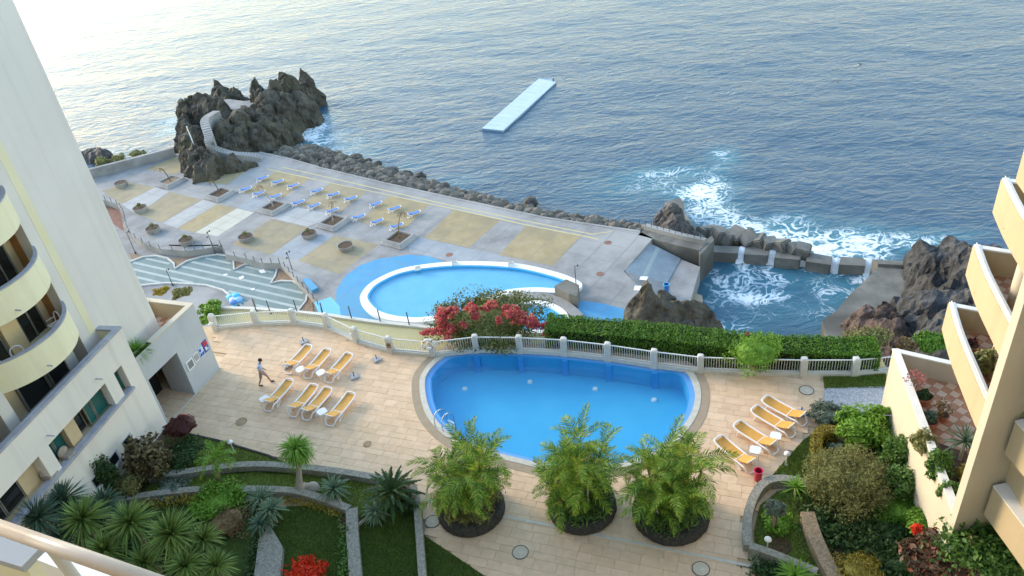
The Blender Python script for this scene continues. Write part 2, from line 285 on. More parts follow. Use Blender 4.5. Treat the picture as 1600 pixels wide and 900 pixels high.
M = dict(
 tile=randmat('terrace_tile', [(.62,.445,.285),(.67,.485,.32),(.70,.51,.345),(.64,.455,.295),(.72,.53,.355)], .75, 3, .20, .1),
 grout=mat('terrace_grout', (.52,.385,.25), (.60,.46,.31), .9, 5),
 concrete=mat('promenade_concrete', (.205,.202,.20), (.31,.305,.30), .85, .42, .15, 12, c3=(.345,.335,.325), s3=.11, detail=10),
 concrete_d=mat('weathered_concrete', (.13,.126,.112), (.22,.213,.19), .85, .8, .3, 6, c3=(.085,.08,.07), s3=.2),
 concrete_w=mat('pale_concrete', (.50,.49,.47), (.60,.59,.57), .8, .8, .1),
 tan=mat('tan_paving', (.31,.245,.135), (.385,.305,.175), .85, .8, .12, 14, c3=(.27,.225,.14), s3=.22),
 tan_g=mat('dull_tan_paving', (.26,.22,.145), (.325,.275,.18), .85, .8, .12, 14, c3=(.36,.29,.18), s3=.25),
 splash=mat('splash_blue', (.045,.245,.47), (.065,.29,.52), .5, .35, c3=(.07,.27,.44), s3=.2),
 rib=mat('slip_concrete', (.24,.28,.31), (.31,.345,.37), .8, .9, .1, 10),
 cream_p=mat('cream_paving', (.46,.44,.37), (.52,.495,.42), .85, .8),
 pale_p=mat('pale_grey_paving', (.35,.345,.34), (.42,.415,.405), .85, .6),
 dark_p=mat('dark_grey_paving', (.27,.29,.32), (.33,.35,.37), .85, .6),
 yellow=mat('yellow_line', (.55,.45,.20), (.48,.42,.26), .8, 1.5),
 solar=mat('teal_paving', (.155,.215,.215), (.20,.26,.25), .8, .6, .1),
 stripe=mat('pale_stripe', (.33,.38,.37), (.40,.44,.42), .8, .8),
 blue=mat('pool_blue_paint', (.062,.43,.70), (.078,.47,.74), .5, .5),
 blue_l=mat('light_pool_blue', (.13,.43,.64), (.16,.48,.68), .5, .5),
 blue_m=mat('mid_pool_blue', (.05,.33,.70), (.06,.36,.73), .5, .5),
 blue_d=mat('dark_pool_blue', (.052,.37,.66), (.06,.40,.70), .5, .5),
 blue_r=mat('pool_rim_blue', (.20,.42,.80), (.24,.47,.84), .45, .8),
 white=mat('white_paint', (.74,.74,.73), (.80,.80,.79), .6, 1.2),
 wall=mat('white_render', (.78,.715,.64), (.82,.755,.68), .8, .35, .06, 30, c3=(.74,.68,.605), s3=.15, streak=.10),
 towerw=mat('tower_render', (.70,.655,.605), (.74,.695,.645), .8, .35, .06, 30, c3=(.67,.63,.58), s3=.15, streak=.07),
 creamp=mat('cream_pier', (.66,.50,.28), (.70,.54,.31), .8, .8),
 grey=mat('grey_render', (.46,.475,.495), (.51,.525,.54), .8, .6, .06, 30, streak=.14),
 cream=mat('cream_render', (.82,.75,.50), (.85,.78,.54), .75, .6, .05, 30, streak=.10),
 lemon=mat('yellow_render', (.76,.69,.46), (.79,.72,.50), .8, .8),
 apricot=mat('apricot_render', (.50,.40,.25), (.54,.435,.275), .75, .5, .05, 30, streak=.08),
 ivory=mat('ivory_render', (.55,.49,.385), (.59,.53,.42), .75, .5, .05, 30, streak=.08),
 cap=mat('grey_coping', (.33,.33,.37), (.42,.42,.46), .6, 2),
 capw=mat('white_coping', (.72,.70,.66), (.80,.78,.73), .6, 2),
 recess=mat('balcony_render', (.55,.42,.25), (.62,.48,.30), .8, 1.0),
 wood=mat('brown_wood', (.30,.14,.045), (.40,.20,.07), .6, 3),
 glass=mat('dark_glass', (.012,.014,.014), None, .08, spec=.6),
 teal=mat('green_glass', (.008,.085,.075), (.012,.11,.095), .15, .8, spec=.6),
 frame=mat('window_frame', (.14,.14,.12), (.2,.2,.17), .5, 3),
 terra=mat('terracotta', (.42,.20,.11), (.50,.26,.15), .8, 4),
 terra2=mat('pale_terracotta', (.60,.42,.30), (.66,.48,.36), .8, 4),
 pot=mat('red_clay', (.36,.11,.06), (.45,.17,.10), .7, 5),
 soil=mat('soil', (.065,.042,.026), (.12,.078,.05), .95, 5, .5, 20),  # browns darkened in part for the shade under the olive bush
 dry=mat('dry_soil', (.22,.15,.10), (.30,.21,.14), .95, 2, .4, 10),
 lava=mat('lava_stone', (.018,.018,.016), (.06,.057,.05), .9, 9, .9, 16, bd=.05),
 stone=mat('grey_stone_wall', (.15,.14,.115), (.38,.36,.30), .9, 9, .6, 14, lo=.3, hi=.72),
 stone_b=mat('brown_stone_wall', (.17,.125,.075), (.34,.26,.17), .9, 11, .8, 18),
 rock=mat('volcanic_rock', (.030,.027,.021), (.115,.102,.08), .92, .55, 1.0, 1.2, bd=.5, detail=10, c3=(.07,.064,.042), s3=.12),
 rock_d=mat('wet_black_rock', (.022,.021,.021), (.11,.10,.095), .75, .6, 1.0, 1.4, bd=.5, detail=10),
 rock_g=mat('netted_grey_rock', (.018,.018,.018), (.085,.086,.09), .85, .5, 1.0, 1.5, bd=.4, detail=10, c3=(.034,.031,.028), s3=.15),
 lawn=mat('lawn', (.11,.155,.02), (.15,.20,.034), .95, 1.2, .8, 60, c3=(.14,.16,.035), s3=.5),  # brighter green, sunlight put into the lawn colour
 lawn_shade=mat('shaded_lawn', (.04,.075,.012), (.06,.10,.018), .95, 2, .8, 60),  # darker copy of the lawn green, shade put into the colour
 gravel=mat('grey_gravel', (.22,.22,.23), (.55,.55,.56), .9, 16, .6, 30),
 olive=mat('ochre_ledge', (.42,.38,.20), (.47,.43,.24), .9, .8),
 brown=mat('brown_paving', (.33,.26,.18), (.38,.30,.21), .8, 3),
 coping=mat('pale_coping', (.50,.48,.40), (.60,.57,.50), .7, 4, .1),
 orange=mat('orange_sling', (.60,.30,.05), (.66,.345,.07), .6, 6),
 plastic=mat('white_plastic', (.78,.76,.76), (.84,.82,.82), .4, 4),
 bcush=mat('blue_cushion', (.06,.17,.46), (.10,.24,.58), .6, 5),
 steel=mat('steel', (.6,.6,.62), None, .25, metal=.9),
 metal_d=mat('dark_metal', (.05,.06,.06), (.08,.09,.09), .5, 5),
 postw=mat('fence_concrete', (.56,.55,.50), (.64,.63,.58), .75, 5, .1),
 railw=mat('fence_paint', (.66,.66,.63), (.72,.72,.69), .5, 4),
 trunk=mat('bark', (.13,.10,.07), (.25,.20,.15), .9, 6, .6),
 trunk_p=mat('pale_bark', (.30,.25,.20), (.40,.34,.28), .9, 6, .4),
 base_g=mat('umbrella_base', (.33,.34,.36), (.42,.43,.45), .8, 6),
 cover=mat('cover_plate', (.50,.42,.31), (.60,.52,.40), .8, 12),
 cover_b=mat('rusty_cover', (.28,.17,.09), (.46,.33,.20), .8, 9),
 red=mat('red_plastic', (.40,.02,.05), (.45,.03,.07), .45, 4),
 skin=mat('skin', (.42,.24,.16), None, .6), hair=mat('hair', (.03,.02,.015), None, .7),
 shirt=mat('pale_blue_cotton', (.36,.48,.72), (.42,.55,.78), .85, 8), shorts=mat('grey_cotton', (.24,.21,.22), (.29,.26,.27), .9, 8), shoe=mat('brown_leather', (.06,.045,.03), None, .6),
 red_w=mat('bordeaux_paving', (.20,.10,.075), (.26,.14,.10), .9, 1.5),
 pside=mat('pontoon_side', (.20,.30,.40), (.25,.35,.45), .6, 1.0),
 black=mat('passage_shade', (.012,.011,.010), None, .95),
 pont=mat('pontoon_deck', (.40,.50,.64), (.45,.55,.69), .6, .5),
 # foliage
 g_dark=leafmat('dark_leaf', (.018,.042,.012), (.05,.10,.026)),
 g_mid=leafmat('mid_leaf', (.035,.085,.016), (.10,.19,.035)),
 g_lime=leafmat('lime_leaf', (.07,.16,.016), (.20,.36,.045), trans=.35),
 g_hedge=leafmat('hedge_leaf', (.036,.095,.008), (.12,.245,.025), trans=.3),
 g_olive=leafmat('olive_leaf', (.10,.11,.035), (.24,.24,.09), trans=.3),
 g_grey=leafmat('grey_leaf', (.06,.085,.06), (.18,.22,.17)),
 g_blue=leafmat('blue_leaf', (.035,.075,.045), (.12,.18,.12)),
 g_yel=leafmat('yellow_leaf', (.16,.13,.015), (.34,.27,.05), trans=.3),
 g_burg=leafmat('burgundy_leaf', (.045,.012,.010), (.12,.035,.028)),
 g_crot=leafmat('croton_leaf', (.035,.022,.012), (.14,.10,.06), (.22,.07,.04)),
 g_croto=leafmat('olive_croton_leaf', (.03,.026,.010), (.12,.095,.045), (.16,.14,.07)),
 g_palm=leafmat('palm_leaf', (.045,.105,.012), (.22,.34,.032), (.36,.32,.05), trans=.4, pos=.8),
 g_yucca=leafmat('yucca_leaf', (.06,.11,.024), (.22,.30,.075), trans=.25),
 g_agave=leafmat('agave_leaf', (.05,.09,.05), (.13,.19,.11), trans=.15),
 g_dry=leafmat('dry_leaf', (.10,.065,.03), (.22,.15,.07)),
 g_bougain=leafmat('bougainvillea_leaf', (.035,.06,.014), (.11,.15,.035), (.20,.16,.06)),
 f_red=leafmat('red_bract', (.34,.035,.06), (.52,.12,.13), (.46,.19,.09), trans=.35),
 f_scar=leafmat('scarlet_flower', (.45,.015,.006), (.75,.06,.015), trans=.3),
 f_pink=leafmat('rose_leaf', (.22,.06,.07), (.42,.16,.16), trans=.3),
 grass=leafmat('grass_blade', (.055,.095,.012), (.14,.195,.03), trans=.3),
)
# ================================================================== LARGE STRUCTURE
# ------------------------------------------------------------------ sea
def smooth_axis(a0, a1, step, lo, hi, grow=1.09):
    xs = list(np.arange(a0, a1+1e-6, step)); s = step; x = a1
    while x < hi: s *= grow; x += s; xs.append(x)
    s = step; x = a0
    while x > lo: s *= grow; x -= s; xs.insert(0, x)
    return np.array(xs)
FOAM = [  # pixel x, y at sea level, radius x and y in metres, strength
 (492,200,4,3,1.05),(484,213,4,3,1.15),(503,186,3,3,.9),(515,210,5,3,.75),(500,222,4,2.5,1.0),(525,232,6,2,.8),(545,222,5,3,.55),
 (452,213,4,5,1.0),(470,203,6,4,.75),(490,232,6,2.5,.55),(440,218,2.5,3,1.1),(560,243,5,2.5,.55),(620,262,5,2,.4),(700,288,5,2.5,.45),(530,243,6,1.5,.8),(505,255,4,1.2,.8),
 (1015,285,9,5,.58),(1020,272,6,2.2,.78),(1050,268,6,1.6,.8),(1085,272,5,1.6,.75),(1030,290,5,3,.62),(1060,296,4,2.6,.72),(1092,296,3.2,2.4,1.3),(1080,303,3,1.6,1.2),(1108,308,3,3,1.1),(1118,290,3,5,.78),(1130,245,2.2,3,.85),(1124,262,2.5,3,.62),(1100,325,3.5,4,.9),(1122,335,4,4,.82),(1090,340,2.5,3,1.0),
 (1130,350,4,3,.95),(1160,355,4,2.6,1.0),(1190,362,4,2.6,1.05),(1225,352,5,3,.85),(1215,366,4,2,1.15),(1250,366,4,2.2,.95),(1285,374,4,2.4,1.0),(1320,372,4,3,.95),(1345,380,4,4,1.2),(1330,388,4,2,1.35),(1368,390,2.2,3,1.05),(1290,388,4,2,1.3),(1265,384,4,1.8,1.15),(1240,378,4,1.6,1.15),(1170,376,5,1.4,1.1),(1310,396,5,1.6,1.35),(1280,396,4,1.6,1.2),(1380,378,4,3,.6),
 (1160,412,1.3,4,1.15),(1165,430,1.6,4,.9),(1150,436,2.5,3,.78),(1125,440,2.5,2.5,.8),(1140,455,3,2.0,1.0),(1160,462,3,1.6,1.1),(1118,432,2,3,.7),(1207,408,1.3,3,1.05),(1205,425,1.8,4,.85),(1196,447,2.5,3,.75),(1185,466,3,1.5,1.1),(1208,462,3,1.4,1.05),(1225,440,3,2.4,.78),(1257,415,1.3,3,.9),(1305,423,1.8,1.6,1.35),(1355,427,1.8,2.2,1.35),(1350,440,2.5,3,.95),(1330,455,3,3,.85),(1300,465,3,3,.72),(1275,440,4,3,.68),(1285,452,2,3,.8),(1240,480,6,3,.55),(1180,490,6,3,.5),(1120,470,4,3,.6),(1280,490,4,3,.55),(1105,440,1.5,5,.6),
 (1125,516,4,2,.95),(1375,370,7,1.6,.6),(1440,378,6,1.5,.85),(1415,386,3,1.4,.75),(1408,372,2,1,.85),(152,243,5,2,.7),(270,190,4,3,.7),(265,205,3,3,.8)]
def build_sea():
    xs = smooth_axis(-95, 85, .55, -16000, 16000); ys = smooth_axis(58, 190, .6, -3000, 24000)
    X, Y = np.meshgrid(xs, ys); Z = np.full_like(X, SEA)
    for k in range(26):                       # choppy swell, mostly from the open sea
        ang = RNG.normal(-1.9, .55); lam = 2.2*1.16**k*RNG.uniform(.9, 1.1); 
        if lam > 40: continue
        amp = .0040*lam**.6*RNG.uniform(.6, 1.2); ph = RNG.uniform(0, 6.28)
        damp = np.clip(1-np.maximum(np.hypot(X, Y-120)-260, 0)/400, 0, 1)
        wv = np.sin((X*np.cos(ang)+Y*np.sin(ang))*2*np.pi/lam+ph+.9*np.sin((X*np.sin(ang)-Y*np.cos(ang))*2*np.pi/(lam*3.1)+k))
        Z += amp*wv*damp*(1 if lam > 3.4 else .8)
    F = np.zeros_like(X)
    for x, y, rx, ry, s in FOAM:
        P = at(x, y, SEA); F = np.maximum(F, s*np.exp(-((X-P.x)/rx)**2*.8-((Y-P.y)/ry)**2*.8))
    ny, nx = X.shape; idx = np.arange(nx*ny).reshape(ny, nx)
    q = np.stack([idx[:-1,:-1], idx[:-1,1:], idx[1:,1:], idx[1:,:-1]], -1).reshape(-1, 4)
    me = bpy.data.meshes.new('sea'); me.vertices.add(nx*ny); me.vertices.foreach_set('co', np.stack([X,Y,Z],-1).ravel())
    me.loops.add(q.size); me.loops.foreach_set('vertex_index', q.ravel().astype(np.int32)); me.polygons.add(len(q))
    me.polygons.foreach_set('loop_start', np.arange(0, q.size, 4, dtype=np.int32))
    me.polygons.foreach_set('use_smooth', np.ones(len(q), bool))
    me.update(); me.validate()
    a = me.attributes.new('foam', 'FLOAT', 'POINT'); a.data.foreach_set('value', np.clip(F,0,1.5).ravel().astype(np.float32))
    me.materials.append(seamat()); o = link('sea', me); tag(o, 'blue sea with small waves and white foam along the breakwater', kind='structure')
build_sea()

# ------------------------------------------------------------------ bathing platform by the sea
def struct(name, mb, m, label=None, parent=None, **k):
    o = mb.build(name, m, parent, **k)
    if parent is None: tag(o, label, kind='structure')
    elif label: tag(o, label)
    return o
edge_px = [(138,276),(275,240),(405,238),(455,249),(500,262),(600,286),(700,308),(850,340),(1000,362),(1020,372)]
EDGE = [v2(at(x, y, LOW)) for x, y in edge_px]
prom_poly = EDGE + [v2(at(x, y, LOW)) for x, y in [(975,424),(1000,450),(1040,470),(1055,500)]] + [Vector((8,47,0)),Vector((-60,47,0)),Vector((-95,60,0)),Vector((-95,112,0))]
# curved edge of the platform above the teal sun deck
rim_px = [(150,312),(165,313),(183,319),(193,331),(197,346),(204,365),(223,379),(250,389),(290,392),(318,389),(345,383),(352,397),(385,404),(410,411),(437,411),(452,425),(466,440),(482,458),(497,476),(508,500)]
RIM = [v2(at(x, y, LOW)) for x, y in rim_px]
low_poly = RIM + [Vector((RIM[-1].x+2,47,0)),Vector((-95,47,0)),Vector((-95,RIM[0].y,0))]
# platform outline walks round the sunken deck: sea edge, right side, back along the rim
prom = EDGE + [v2(at(x, y, LOW)) for x, y in [(975,424),(1000,450),(1040,470),(1055,500)]] + [Vector((8,47,0)), Vector((RIM[-1].x+2,47,0))] + RIM[::-1] + [Vector((-95,RIM[0].y,0)), Vector((-95,116,0))]
promenade = struct('promenade', MB().prism(prom, -32, LOW), M['concrete'], 'grey concrete bathing platform with tan paved squares beside the sea')
DECK = LOW-1.0
deck = struct('sun_deck_base', MB().prism(low_poly, -32, DECK), M['concrete'], 'pale walkway around the scalloped teal sun deck')
def sheet(name, px, m, z=LOW, h=.006, label=None, parent=None, curve=False):
    P = [v2(at(x, y, z)) for x, y in px]
    if curve: P = catmull(P, 6)
    return struct(name, MB().prism(P, z-.02, z+h), M[m], label, parent)
panels = [
 ('tan',[(430,268),(483,279),(444,308),(380,302)]),('tan_g',[(516,286),(575,298),(531,331),(467,323)]),('tan',[(608.6,306),(672,318.4),(632,358),(560,347)]),
 ('tan',[(709,328),(783,343),(732,387),(663,372)]),('tan',[(822,353),(908,369),(864,416),(780,398)]),('tan',[(300,282),(345,263),(400,257),(354,289)]),
 ('tan',[(228,264),(276,245),(301,260),(272,272.5)]),('tan_g',[(202,285),(242,292),(189,319),(159,298)]),('tan_g',[(265,300),(316,312),(253,348),(215,336)]),
 ('tan',[(340,319),(369.5,325.4),(304,363),(277,356.6)]),('cream_p',[(370.5,325.6),(397,332),(340,369),(305,363.2)]),('tan_g',[(423,342),(483,355.5),(423,398),(363,382)]),
 ('tan_g',[(523,368),(592,382),(530,429),(466,407)]),('pale_p',[(317,312.3),(339,318.7),(276,356.3),(254,348.3)]),('pale_p',[(243.5,292.3),(264,299.7),(214,335.7),(190,319.3)]),
 ('pale_p',[(466,324),(530,337),(480,354),(424,341)]),('dark_p',[(398,304),(424,310),(397,331),(371,325)]),('dark_p',[(484,356),(522,367),(466,406),(424,398)]),('dark_p',[(632,361),(662,372),(731,388),(779,399),(800,404),(760,411),(700,408),(640,394)])]
for m, px in panels: sheet('paved_panel', px, m, parent=promenade)
def strip(name, pts, wd, z, h, m, parent=None, label=None):
    A = offset(pts, wd/2, False); B = offset(pts, -wd/2, False)
    return struct(name, MB().band(A, B, z-.02, z+h), M[m], label, parent)
strip('yellow_line', [v2(at(*p, LOW)) for p in [(417,264),(500,282),(575,298),(708,326.5),(822,351.5),(908,368),(935,374)]], .22, LOW, .010, 'yellow', promenade)
strip('yellow_line', [v2(at(*p, LOW)) for p in [(440,261),(560,288),(680,315.5),(800,341),(925,366),(955,362)]], .2, LOW, .010, 'yellow', promenade)
strip('curb', [v2(at(*p, LOW)) for p in edge_px[2:9]], .4, LOW, .05, 'concrete', promenade)
jd = (v2(at(660,309.5,LOW))-v2(at(480,270,LOW))).normalized(); jn = Vector((-jd.y, jd.x, 0)); jo = v2(at(709,328,LOW)); mj = MB(); PR = [p for p in prom]
for k in range(-16, 9):
    for ax, bx, n_ in ((jd, jn, k),):
        run = None
        for i in range(-90, 140):
            p = jo+ax*(i*.8)+bx*(k*3.4)
            if inside(p, PR):
                if i % 4 == 0: q = p+ax*3.1; mj.add([(*(p+bx*.025).xy, LOW+.014),(*(p-bx*.025).xy, LOW+.014),(*(q-bx*.025).xy, LOW+.014),(*(q+bx*.025).xy, LOW+.014)], [(0,1,2,3)]) if inside(q, PR) else None
                if i % 4 == 0: q = p+bx*3.3; mj.add([(*(p+ax*.025).xy, LOW+.014),(*(p-ax*.025).xy, LOW+.014),(*(q-ax*.025).xy, LOW+.014),(*(q+ax*.025).xy, LOW+.014)], [(0,1,2,3)]) if inside(q, PR) else None
oj = mj.build('slab_joint', mat('joint_grey', (.20,.20,.20), (.30,.29,.28), .9, 1.0), promenade, fix=True); tag(oj, kind='stuff')  # thin grey strips laid as slab joints
# sea wall on the left, planted strip and hedge bushes outside
strip('curb', [v2(at(*p, LOW)) for p in [(130,281),(200,263),(275,243)]], .7, LOW, 1.5, 'concrete', promenade)
strip('curb', [v2(at(*p, LOW)) for p in [(130,279),(200,260),(275,240)]], 2.0, LOW-1, .6, 'dry', promenade)

# teal sun deck with scallops, beds between them and pale diagonal stripes
def z8(*p): return [(150+x/4.5, 300+y/4.5) for x, y in p]
sc = z8((120,540),(255,490),(330,463),(420,455),(500,473),(543,508),(555,545),(640,492),(750,460),(850,445),(925,455),(962,492),(968,553),(1050,515),(1150,500),(1230,508),(1270,542),(1255,598),(1225,648),(1300,632),(1380,635),(1450,665),(1480,718),(1472,770),(1425,830),(1250,880),(1080,850),(990,760),(900,690),(780,655),(640,645),(500,640),(330,655),(100,720))
SOL = [v2(at(x, y, DECK)) for x, y in sc]
teal = struct('teal_sun_deck', MB().prism(SOL, DECK-.02, DECK+.006), M['solar'], 'teal scalloped sun deck with pale diagonal stripes')
mbk = MB(); so_ = offset(SOL, .22); mbk.band(SOL, so_, DECK, DECK+.18, closed=True); struct('curb', mbk, M['concrete_w'], parent=teal)
a = v2(at(*z8((270,545))[0], DECK)); b = v2(at(*z8((900,690))[0], DECK)); dirS = (b-a).normalized(); nrm = Vector((-dirS.y, dirS.x, 0))
for k in range(-20, 18):
    # clip each stripe to the deck by sampling along it
    seg = []; run = None
    for i in range(-160, 260):
        p = a+nrm*(k*1.3)+dirS*(i*.25); q1 = p+nrm*.24; q2 = p-nrm*.24
        okp = inside(q1, SOL) and inside(q2, SOL)
        if okp and run is None: run = p
        if not okp and run is not None:
            if (p-run).length > 1: seg.append((run, p-dirS*.25))
            run = None
    for p, q in seg:
        struct('stripe', MB().prism([p+nrm*.2, q+nrm*.2, q-nrm*.2, p-nrm*.2], DECK-.01, DECK+.011), M['stripe'], parent=teal)
for px in (z8((560,540),(640,488),(745,455),(620,462),(505,468),(548,505)), z8((972,548),(1050,510),(1150,495),(1090,480),(960,455),(930,452),(966,490)), z8((1232,640),(1260,598),(1275,542),(1330,565),(1400,600),(1430,645),(1380,630),(1300,626)), z8((1432,835),(1478,772),(1486,716),(1520,770),(1530,850)), z8((230,430),(330,452),(400,452),(330,460),(255,484))):
    sheet('planting_bed', px, 'dry', DECK, .08, 'dry brown planting bed between scallops of the sun deck' )
sheet('red_court', [(150,318),(165,317),(180,323),(189,334),(191,346),(194,362),(180,352),(150,330)], 'red_w', DECK, .01, 'red brown paved court beside the curved platform edge')
# low rail posts along the rim, dark opening and steps
mbp = MB()
for i, P in enumerate(catmull(RIM, 4, False)):
    if i % 2 == 0: mbp.tube([P+Vector((0,0,LOW)), P+Vector((0,0,LOW+.75))], .045, 6)
struct('rail_post', mbp, M['metal_d'], parent=promenade); 
for nm, px, m in (('steps',[(248,384),(270,381),(271,391),(249,394)],'metal_d'),):
    sheet('doorway', px, m, DECK, .01, parent=deck)
strip('wall', [v2(at(*p, DECK)) for p in [(268,393),(300,394),(345,393)]], .3, DECK, 1.0, 'concrete', deck)

# blue shallow splash area, oval pool, far paddling pool and the bridge block
sheet('splash_floor', [(524,478),(526,452),(540,431),(562,415),(592,404),(640,398),(668,400),(693,409),(690,440),(640,500),(600,506),(545,499),(530,490)], 'splash', LOW, .012, 'bright blue shallow splash area around the oval pool', curve=False)
sheet('splash_floor', [(905,470),(940,474),(992,487),(1000,514),(930,520),(880,505),(868,480)], 'splash', LOW, .012, 'bright blue shallow area beside the dark rock spire')
sheet('foot_bath', [(491,473),(517,464),(530,478),(533,496),(500,494)], 'blue_l', LOW, .016, 'pale blue foot bath next to the splash area')
oval_px = [(564,474),(568,459),(585,443),(620,426.5),(660,418),(708,413.3),(760,413),(817,417.5),(874,431),(905,444),(909,453),(893,460),(865,462),(831,460.5),(790,465),(755,480),(715,497),(665,507),(630,507),(600,502),(578,492)]
OV = catmull([v2(at(x, y, LOW)) for x, y in oval_px], 5)
ovin = offset(OV, -.85)
pool = thing('oval_pool', 'large oval pool with thick white rim on the platform by the sea', 'pool', v2(at(740,455,LOW))+Vector((0,0,LOW)))
MB().band(ovin, OV, LOW-.01, LOW+.42, closed=True).build('rim', M['white'], pool)
MB().band(offset(OV, -1.05), ovin, LOW+.0, LOW+.36, closed=True).build('basin_wall', M['blue_d'], pool)
MB().prism(offset(OV, -1.0), LOW-.02, LOW+.02).build('basin_floor', M['blue_l'], pool)
MB().prism(offset(OV, -.95), LOW+.25, LOW+.25, side=False).build('pool_water', poolwater('oval_water', (.90,.96,.98), .03, .6), pool)
KP = catmull([v2(at(x, y, LOW)) for x, y in [(800,480),(830,474),(858,476.5),(880,487),(889,500),(884,515),(850,525),(800,520),(780,500)]], 5)
kp = thing('paddling_pool', 'small blue paddling pool with white rim half hidden by the hedge', 'pool', v2(at(835,500,LOW))+Vector((0,0,LOW)))
MB().band(offset(KP,-.6), KP, LOW-.01, LOW+.4, closed=True).build('rim', M['white'], kp)
MB().prism(offset(KP,-.6), LOW-.02, LOW+.03).build('basin_floor', M['blue'], kp)
MB().prism(offset(KP, -.6), LOW+.2, LOW+.2, side=False).build('pool_water', poolwater('paddling_water', (.8,.93,.97), .03, .6), kp)
strip('curved_walk', [v2(at(*p, LOW)) for p in catmull([(795,465.5,0),(830,466,0),(862,471,0),(885,482,0),(905,500,0)], 4, False) for p in [(p[0],p[1])]], 1.1, LOW, .5, 'concrete', promenade)
bb = [v2(at(*p, LOW)) for p in [(868,466),(886,455),(906,464),(903,482),(890,478)]]
tag(MB().prism(bb, LOW-.02, LOW+1.6).build('pump_block', M['concrete_d']), 'grey concrete block at the right end of the oval pool', 'block')
for px in ([(1001,432),(1013,432.5),(1010,438),(999,437)],[(992,446.5),(1006,447),(1004,454.5),(990,453.5)]): sheet('pale_hatch', px, 'white', LOW, .02, parent=promenade)

# slipway, ramp wall, landing
zl = LOW-1.6
slip = thing('slipway', 'ribbed blue grey slipway sloping down to the tidal pool', 'slipway', v2(at(1000,410,LOW))+Vector((0,0,LOW-1)))
A_, B_, D_, E_ = at(1000,372,LOW), at(977,424,LOW), at(1042,442,LOW-1.5), at(1064,404,LOW-1.5)
NR = 22
for i in range(NR):
    t0, t1 = i/NR, (i+.93)/NR; a0 = A_.lerp(E_, t0); a1 = A_.lerp(E_, t1); b0 = B_.lerp(D_, t0); b1 = B_.lerp(D_, t1)
    dz = Vector((0,0,.35)); mb = MB(); mb.add([a0,a1,b1,b0,a0-dz,a1-dz,b1-dz,b0-dz], [(0,3,2,1),(4,5,6,7),(0,1,5,4),(1,2,6,5),(2,3,7,6),(3,0,4,7)])
    mb.build('rib', M['stripe'] if i in (9,10) else M['rib'], slip, fix=True)
mb = MB(); mb.add([A_-Vector((0,0,.1)),E_-Vector((0,0,.1)),D_-Vector((0,0,.1)),B_-Vector((0,0,.1)),A_-Vector((0,0,9)),E_-Vector((0,0,6)),D_-Vector((0,0,6)),B_-Vector((0,0,9))],[(0,3,2,1),(4,5,6,7),(0,1,5,4),(1,2,6,5),(2,3,7,6),(3,0,4,7)]); mb.build('ramp_base', M['concrete'], slip, fix=True)
B2, D2 = at(1000,451,LOW), at(1056,474,LOW-1.7); dz9 = Vector((0,0,8)); mb = MB(); mb.add([B_,D_,D2,B2,B_-dz9,D_-dz9,D2-dz9,B2-dz9],[(0,3,2,1),(4,5,6,7),(0,1,5,4),(1,2,6,5),(2,3,7,6),(3,0,4,7)]); mb.build('ramp_apron', M['brown'] if False else M['concrete'], slip, fix=True)
landing = struct('landing', MB().prism([v2(at(*p, -23.6)) for p in [(1064,405),(1094,417),(1085,448),(1078,474),(1054,472),(1042,443)]], -31, -23.6), M['concrete'], 'pale concrete landing at the foot of the slipway')
struct('landing_step', MB().prism([v2(at(*p, -24.3)) for p in [(1080,455),(1097,462),(1099,476),(1079,476)]], -31, -24.3), M['brown'], 'brown concrete step at the tidal pool edge')
W1 = [v2(at(*p, LOW)) for p in [(1000,364),(1030,372),(1060,380),(1096,388)]]
wl = thing('quay_wall', 'weathered quay wall with railing beside the slipway', 'wall', W1[1]+Vector((0,0,SEA)))
MB().band(offset(W1,.5,False), offset(W1,-1.6,False), -31, LOW).build('wall', M['concrete_d'], wl)
MB().band(offset(W1,-.9,False), offset(W1,-1.5,False), LOW-.01, LOW+.55).build('parapet', M['concrete'], wl)
W2 = [v2(at(*p, LOW)) for p in [(1096,388),(1106,380)]]
mbq = MB(); MB().prism([v2(at(*p, LOW)) for p in [(1090,382),(1112,368),(1116,374),(1094,398)]], -31, LOW-.05).build('wall', M['concrete_d'], wl)
for t in np.linspace(0, 1, 11):
    P = W1[0].lerp(W1[-1], t)+Vector((.2,1.2,LOW+.5)); mbq.tube([P, P+Vector((0,0,.7))], .04, 5)
mbq.build('rail_post', M['metal_d'], wl)
# jetty beyond the quay wall
J = [v2(at(*p, -24)) for p in [(1038,316),(1062,309),(1069,318),(1067,330),(1106,376),(1092,384),(1056,340)]]
tag(MB().prism(J, -31, -24).build('jetty', M['concrete_d']), 'grey concrete jetty running out to sea beside black rock', 'jetty')
